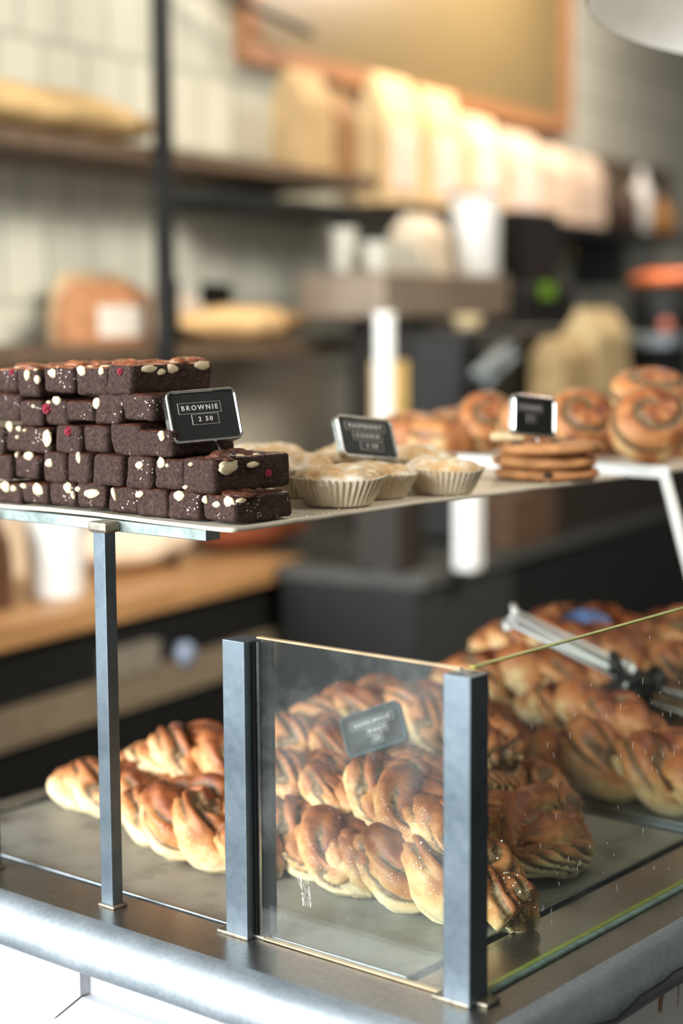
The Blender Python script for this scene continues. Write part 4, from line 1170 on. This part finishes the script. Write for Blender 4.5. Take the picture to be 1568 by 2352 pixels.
# steel milk pitcher-like urn on top
def cyl_thing(name, s, off, z, r, h, mat, label, cat, group=None, taper=1.0):
    bm = bmesh.new(); rings = lathe(bm, [(r * 0.94 * taper, 0), (r * taper, 0.02 * h), (r, 0.9 * h), (r * 1.03, 0.93 * h), (r * 1.03, h), (r * 0.9, h)], 30); bm.faces.new(rings[0]); bm.faces.new(rings[-1])
    return tag(obj(name, bm, mat, None, True, loc=WP(s, off, z)), label, cat, group)
t = empty('white_urn', WP(1.93, 0.02, 0.641), 0, 'big white cylindrical urn on the espresso machine', 'urn')
bm = bmesh.new(); rings = lathe(bm, [(0.062, 0), (0.066, 0.004), (0.066, 0.200), (0.060, 0.210)], 36); bm.faces.new(rings[0]); bm.faces.new(rings[-1]); obj('drum', bm, WHITEP, t, True)
bm = bmesh.new(); rings = lathe(bm, [(0.064, 0.209), (0.064, 0.222), (0.03, 0.228)], 36); bm.faces.new(rings[0]); bm.faces.new(rings[-1]); obj('lid', bm, plain('grey_lid', (150, 140, 124), 0.4), t, True)
GC = 'stacked white cups on the espresso machine'
for i, (s, off, n, r) in enumerate([(1.35, 0.0, 2, 0.034), (1.43, 0.0, 2, 0.034), (1.51, 0.0, 2, 0.034), (1.59, 0.0, 1, 0.034), (1.37, 0.10, 3, 0.034), (1.47, 0.10, 2, 0.034)]):
    for k in range(n):
        cyl_thing('cup', s, off, 0.641 + 0.035 * k, r, 0.034, plain('cup_white', (206, 204, 190), 0.3), 'white cup on the espresso machine, %s, %s' % (['at the far left', 'second from the left', 'third from the left', 'right, beside the cream box', 'behind the far left one', 'behind the second one'][i], ['at the bottom', 'one up', 'topmost'][k]), 'cup', GC, 0.8)
bag('cream_box', 1.64, 1.81, 0.08, 0.641, 0.15, (226, 208, 182), 'cream paper pack between the cups and the white urn', seed=12)
gr = empty('coffee_grinder', WP(2.28, 0.05, 0.0), WA, 'tall black coffee grinder with a green light right of the white urn', 'coffee grinder')
wbox('hopper', 2.19, 2.42, -0.02, 0.16, 0.62, 0.83, BLK, gr, 0.01)
wbox('body', 2.06, 2.44, -0.06, 0.26, 0.0, 0.62, BLK, gr, 0.012)
wbox('display', 2.18, 2.27, -0.066, -0.061, 0.585, 0.625, m_emit('green_led', (90, 130, 20), 0.5), gr)
bk = empty('black_machine', WP(1.95, -0.22, 0.0), WA, 'squat black machine with a diagonal grey lever in front of the grinder', 'machine')
wbox('housing', 1.345, 2.02, -0.235, -0.075, 0.0, 0.505, BLK, bk, 0.02)
bm = bmesh.new(); bar(bm, WP(1.20, -0.345, 0.395), WP(1.36, -0.345, 0.455), 0.02, 0.028); o = obj('lever', bm, plain('grey_lever', (110, 118, 120), 0.4, 0.3), bk, True); o.matrix_parent_inverse = parent_inv(bk)
bm = bmesh.new(); cyl(bm, WP(1.36, -0.345, 0.455), WP(1.36, -0.23, 0.455), 0.014); o = obj('pivot', bm, BLK, bk, True); o.matrix_parent_inverse = parent_inv(bk)
cyl_thing('cream_bowl', 1.53, -0.155, 0.506, 0.040, 0.030, plain('cream_glaze', (232, 208, 160), 0.4), 'cream bowl on the squat black machine', 'bowl', None, 0.7)
bag('crumpled_kraft_bag', 1.86, 2.10, -0.305, 0.33, 0.22, (196, 172, 128), 'crumpled tan kraft bag right of the black machine', seed=14, depth=0.10)
bag('crumpled_kraft_bag', 1.66, 1.855, -0.305, 0.33, 0.15, (170, 146, 104), 'smaller crumpled kraft bag leaning left of the tan one', seed=15, depth=0.09)
tag(wbox('bag_rack', 1.60, 2.60, -0.365, -0.245, 0.0, 0.33, plain('dark_brown_rack', (40, 32, 25), 0.6), label='dark brown rack under the kraft bags', cat='rack'))
tag(wbox('steel_tray', 2.24, 2.80, -0.42, -0.18, 0.445, 0.480, plain('blue_grey_tray', (140, 152, 160), 0.35, 0.5), label='blue grey steel tray at the right photo edge', cat='tray', bev=0.006))
tag(wbox('tray_stand', 2.30, 2.58, -0.36, -0.25, 0.331, 0.444, plain('black_base', (20, 22, 21), 0.6), label='black stand holding the blue grey tray', cat='stand'))
t = empty('black_pot', WP(2.62, -0.28, 0.481), WA, 'round black pot with an orange rim at the right photo edge', 'pot')
bm = bmesh.new(); rings = lathe(bm, [(0.10, 0), (0.115, 0.02), (0.115, 0.14), (0.10, 0.15)], 30); bm.faces.new(rings[0]); bm.faces.new(rings[-1]); obj('vessel', bm, BLK, t, True)
bm = bmesh.new(); rings = lathe(bm, [(0.112, 0.142), (0.118, 0.150), (0.112, 0.166), (0.06, 0.185)], 30); bm.faces.new(rings[0]); bm.faces.new(rings[-1]); obj('lid', bm, plain('copper_lid', (190, 96, 48), 0.35, 0.4), t, True)
bm = bmesh.new(); bmesh.ops.create_icosphere(bm, subdivisions=3, radius=0.022)
for v in bm.verts: v.co *= 1 + 0.05 * nz(v.co, 60)
tag(obj('pink_fruit', bm, plain('pink_skin', (190, 110, 92), 0.5), None, True, loc=WP(2.40, -0.35, 0.502)), 'small round pink fruit on the blue grey tray', 'fruit')
tag(obj('glint_ball', (lambda b: bmesh.ops.create_icosphere(b, subdivisions=3, radius=0.018) and b)(bmesh.new()), plain('brass', (214, 176, 120), 0.15, 1.0), None, True, loc=WP(3.70, 0.475, 0.77)), 'small brass ball standing in for a light glint under the long board', 'knob')  # invented ball in place of a blurred light reflection
# posts seen beyond the shelf
def white_post(p, w_, z1, label):
    t = empty('white_post', p, WA, label, 'post', 'white posts on the espresso counter')
    obj('shaft', nbox(-w_ / 2, w_ / 2, -w_ / 2, w_ / 2, 0.0, z1 - p[2], bev=0.006), WHITEP, t)
    obj('cap', nbox(-w_ / 2 - 0.001, w_ / 2 + 0.001, -w_ / 2 - 0.001, w_ / 2 + 0.001, z1 - p[2] - 0.01, z1 - p[2] + 0.003, bev=0.004), WHITEP, t)
white_post((-1.473, 1.784, -0.004), 0.034, 0.540, 'slim white post rising above the raspberry cookies')
white_post((-1.336, 1.895, -0.004), 0.050, 0.33, 'thicker white post seen only below the shelf')
tag(wbox('yellow_carton', 0.93, 0.985, -0.28, -0.22, 0.30, 0.44, plain('yellow_card', (190, 160, 96), 0.6), label='narrow yellow carton right of the slim white post', cat='carton'))
tag(wbox('carton_stand', 0.90, 1.02, -0.30, -0.20, 0.0, 0.299, plain('dark_brown_rack', (40, 32, 25), 0.6), label='dark stand below the yellow carton', cat='stand'))
tag(wbox('wooden_crate', 1.33, 1.59, -0.365, -0.245, 0.0, 0.12, m_wood('dark_crate_wood', (74, 54, 36), (96, 72, 50)), label='low brown wooden crate below the cookie end of the shelf', cat='crate'))

# ------------------------------------------------------------------ pendant lamps
lp = empty('pendant_lamp', (-0.076, 0.712, 0.852), 0, 'wide white pendant lamp shade cut by the top right corner', 'lamp')
lp.rotation_euler = (R(-7), R(0), 0)
bm = bmesh.new(); tmp_l = point('pendant_bulb_light', (0, 0, 0.045), 1.1, (1.0, 0.93, 0.82), 0.03); tmp_l.parent = lp
prof = [(0.224, 0.0), (0.226, 0.004), (0.215, 0.03), (0.17, 0.075), (0.10, 0.11), (0.03, 0.125), (0.028, 0.20)]
rings = lathe(bm, prof, 64); obj('shade', bm, plain('dark_grey_enamel', (70, 68, 60), 0.4), lp, True)
bm = bmesh.new(); rings = lathe(bm, [(0.2235, 0.0005), (0.212, 0.028), (0.167, 0.072), (0.098, 0.106), (0.02, 0.12)], 64); bm.faces.new(rings[-1]); obj('shade_lining', bm, WHITEP, lp, True)['label'] = 'white inside of the shade'
bm = bmesh.new(); bmesh.ops.create_icosphere(bm, subdivisions=3, radius=0.03, matrix=Matrix.Translation((0, 0, 0.075))); obj('bulb', bm, m_emit('bulb_glass', (255, 225, 180), 0.6), lp, True)
bm = bmesh.new(); cyl(bm, (0, 0, 0.2), (0, 0.0, 1.262), 0.003, seg=8); obj('cord', bm, BLK, lp)
la = empty('lamp_arm', WP(1.58, 0.40, 1.27), WA, 'black lamp arm slanting across the top of the menu board', 'lamp arm')
bm = bmesh.new(); cyl(bm, WP(1.30, 0.44, 1.34), WP(1.72, 0.40, 1.28), 0.012, seg=12); cyl(bm, WP(1.30, 0.44, 1.34), WP(1.25, 0.499, 1.36), 0.012, seg=12); o = obj('arm', bm, BLK, la, True); o.matrix_parent_inverse = parent_inv(la)
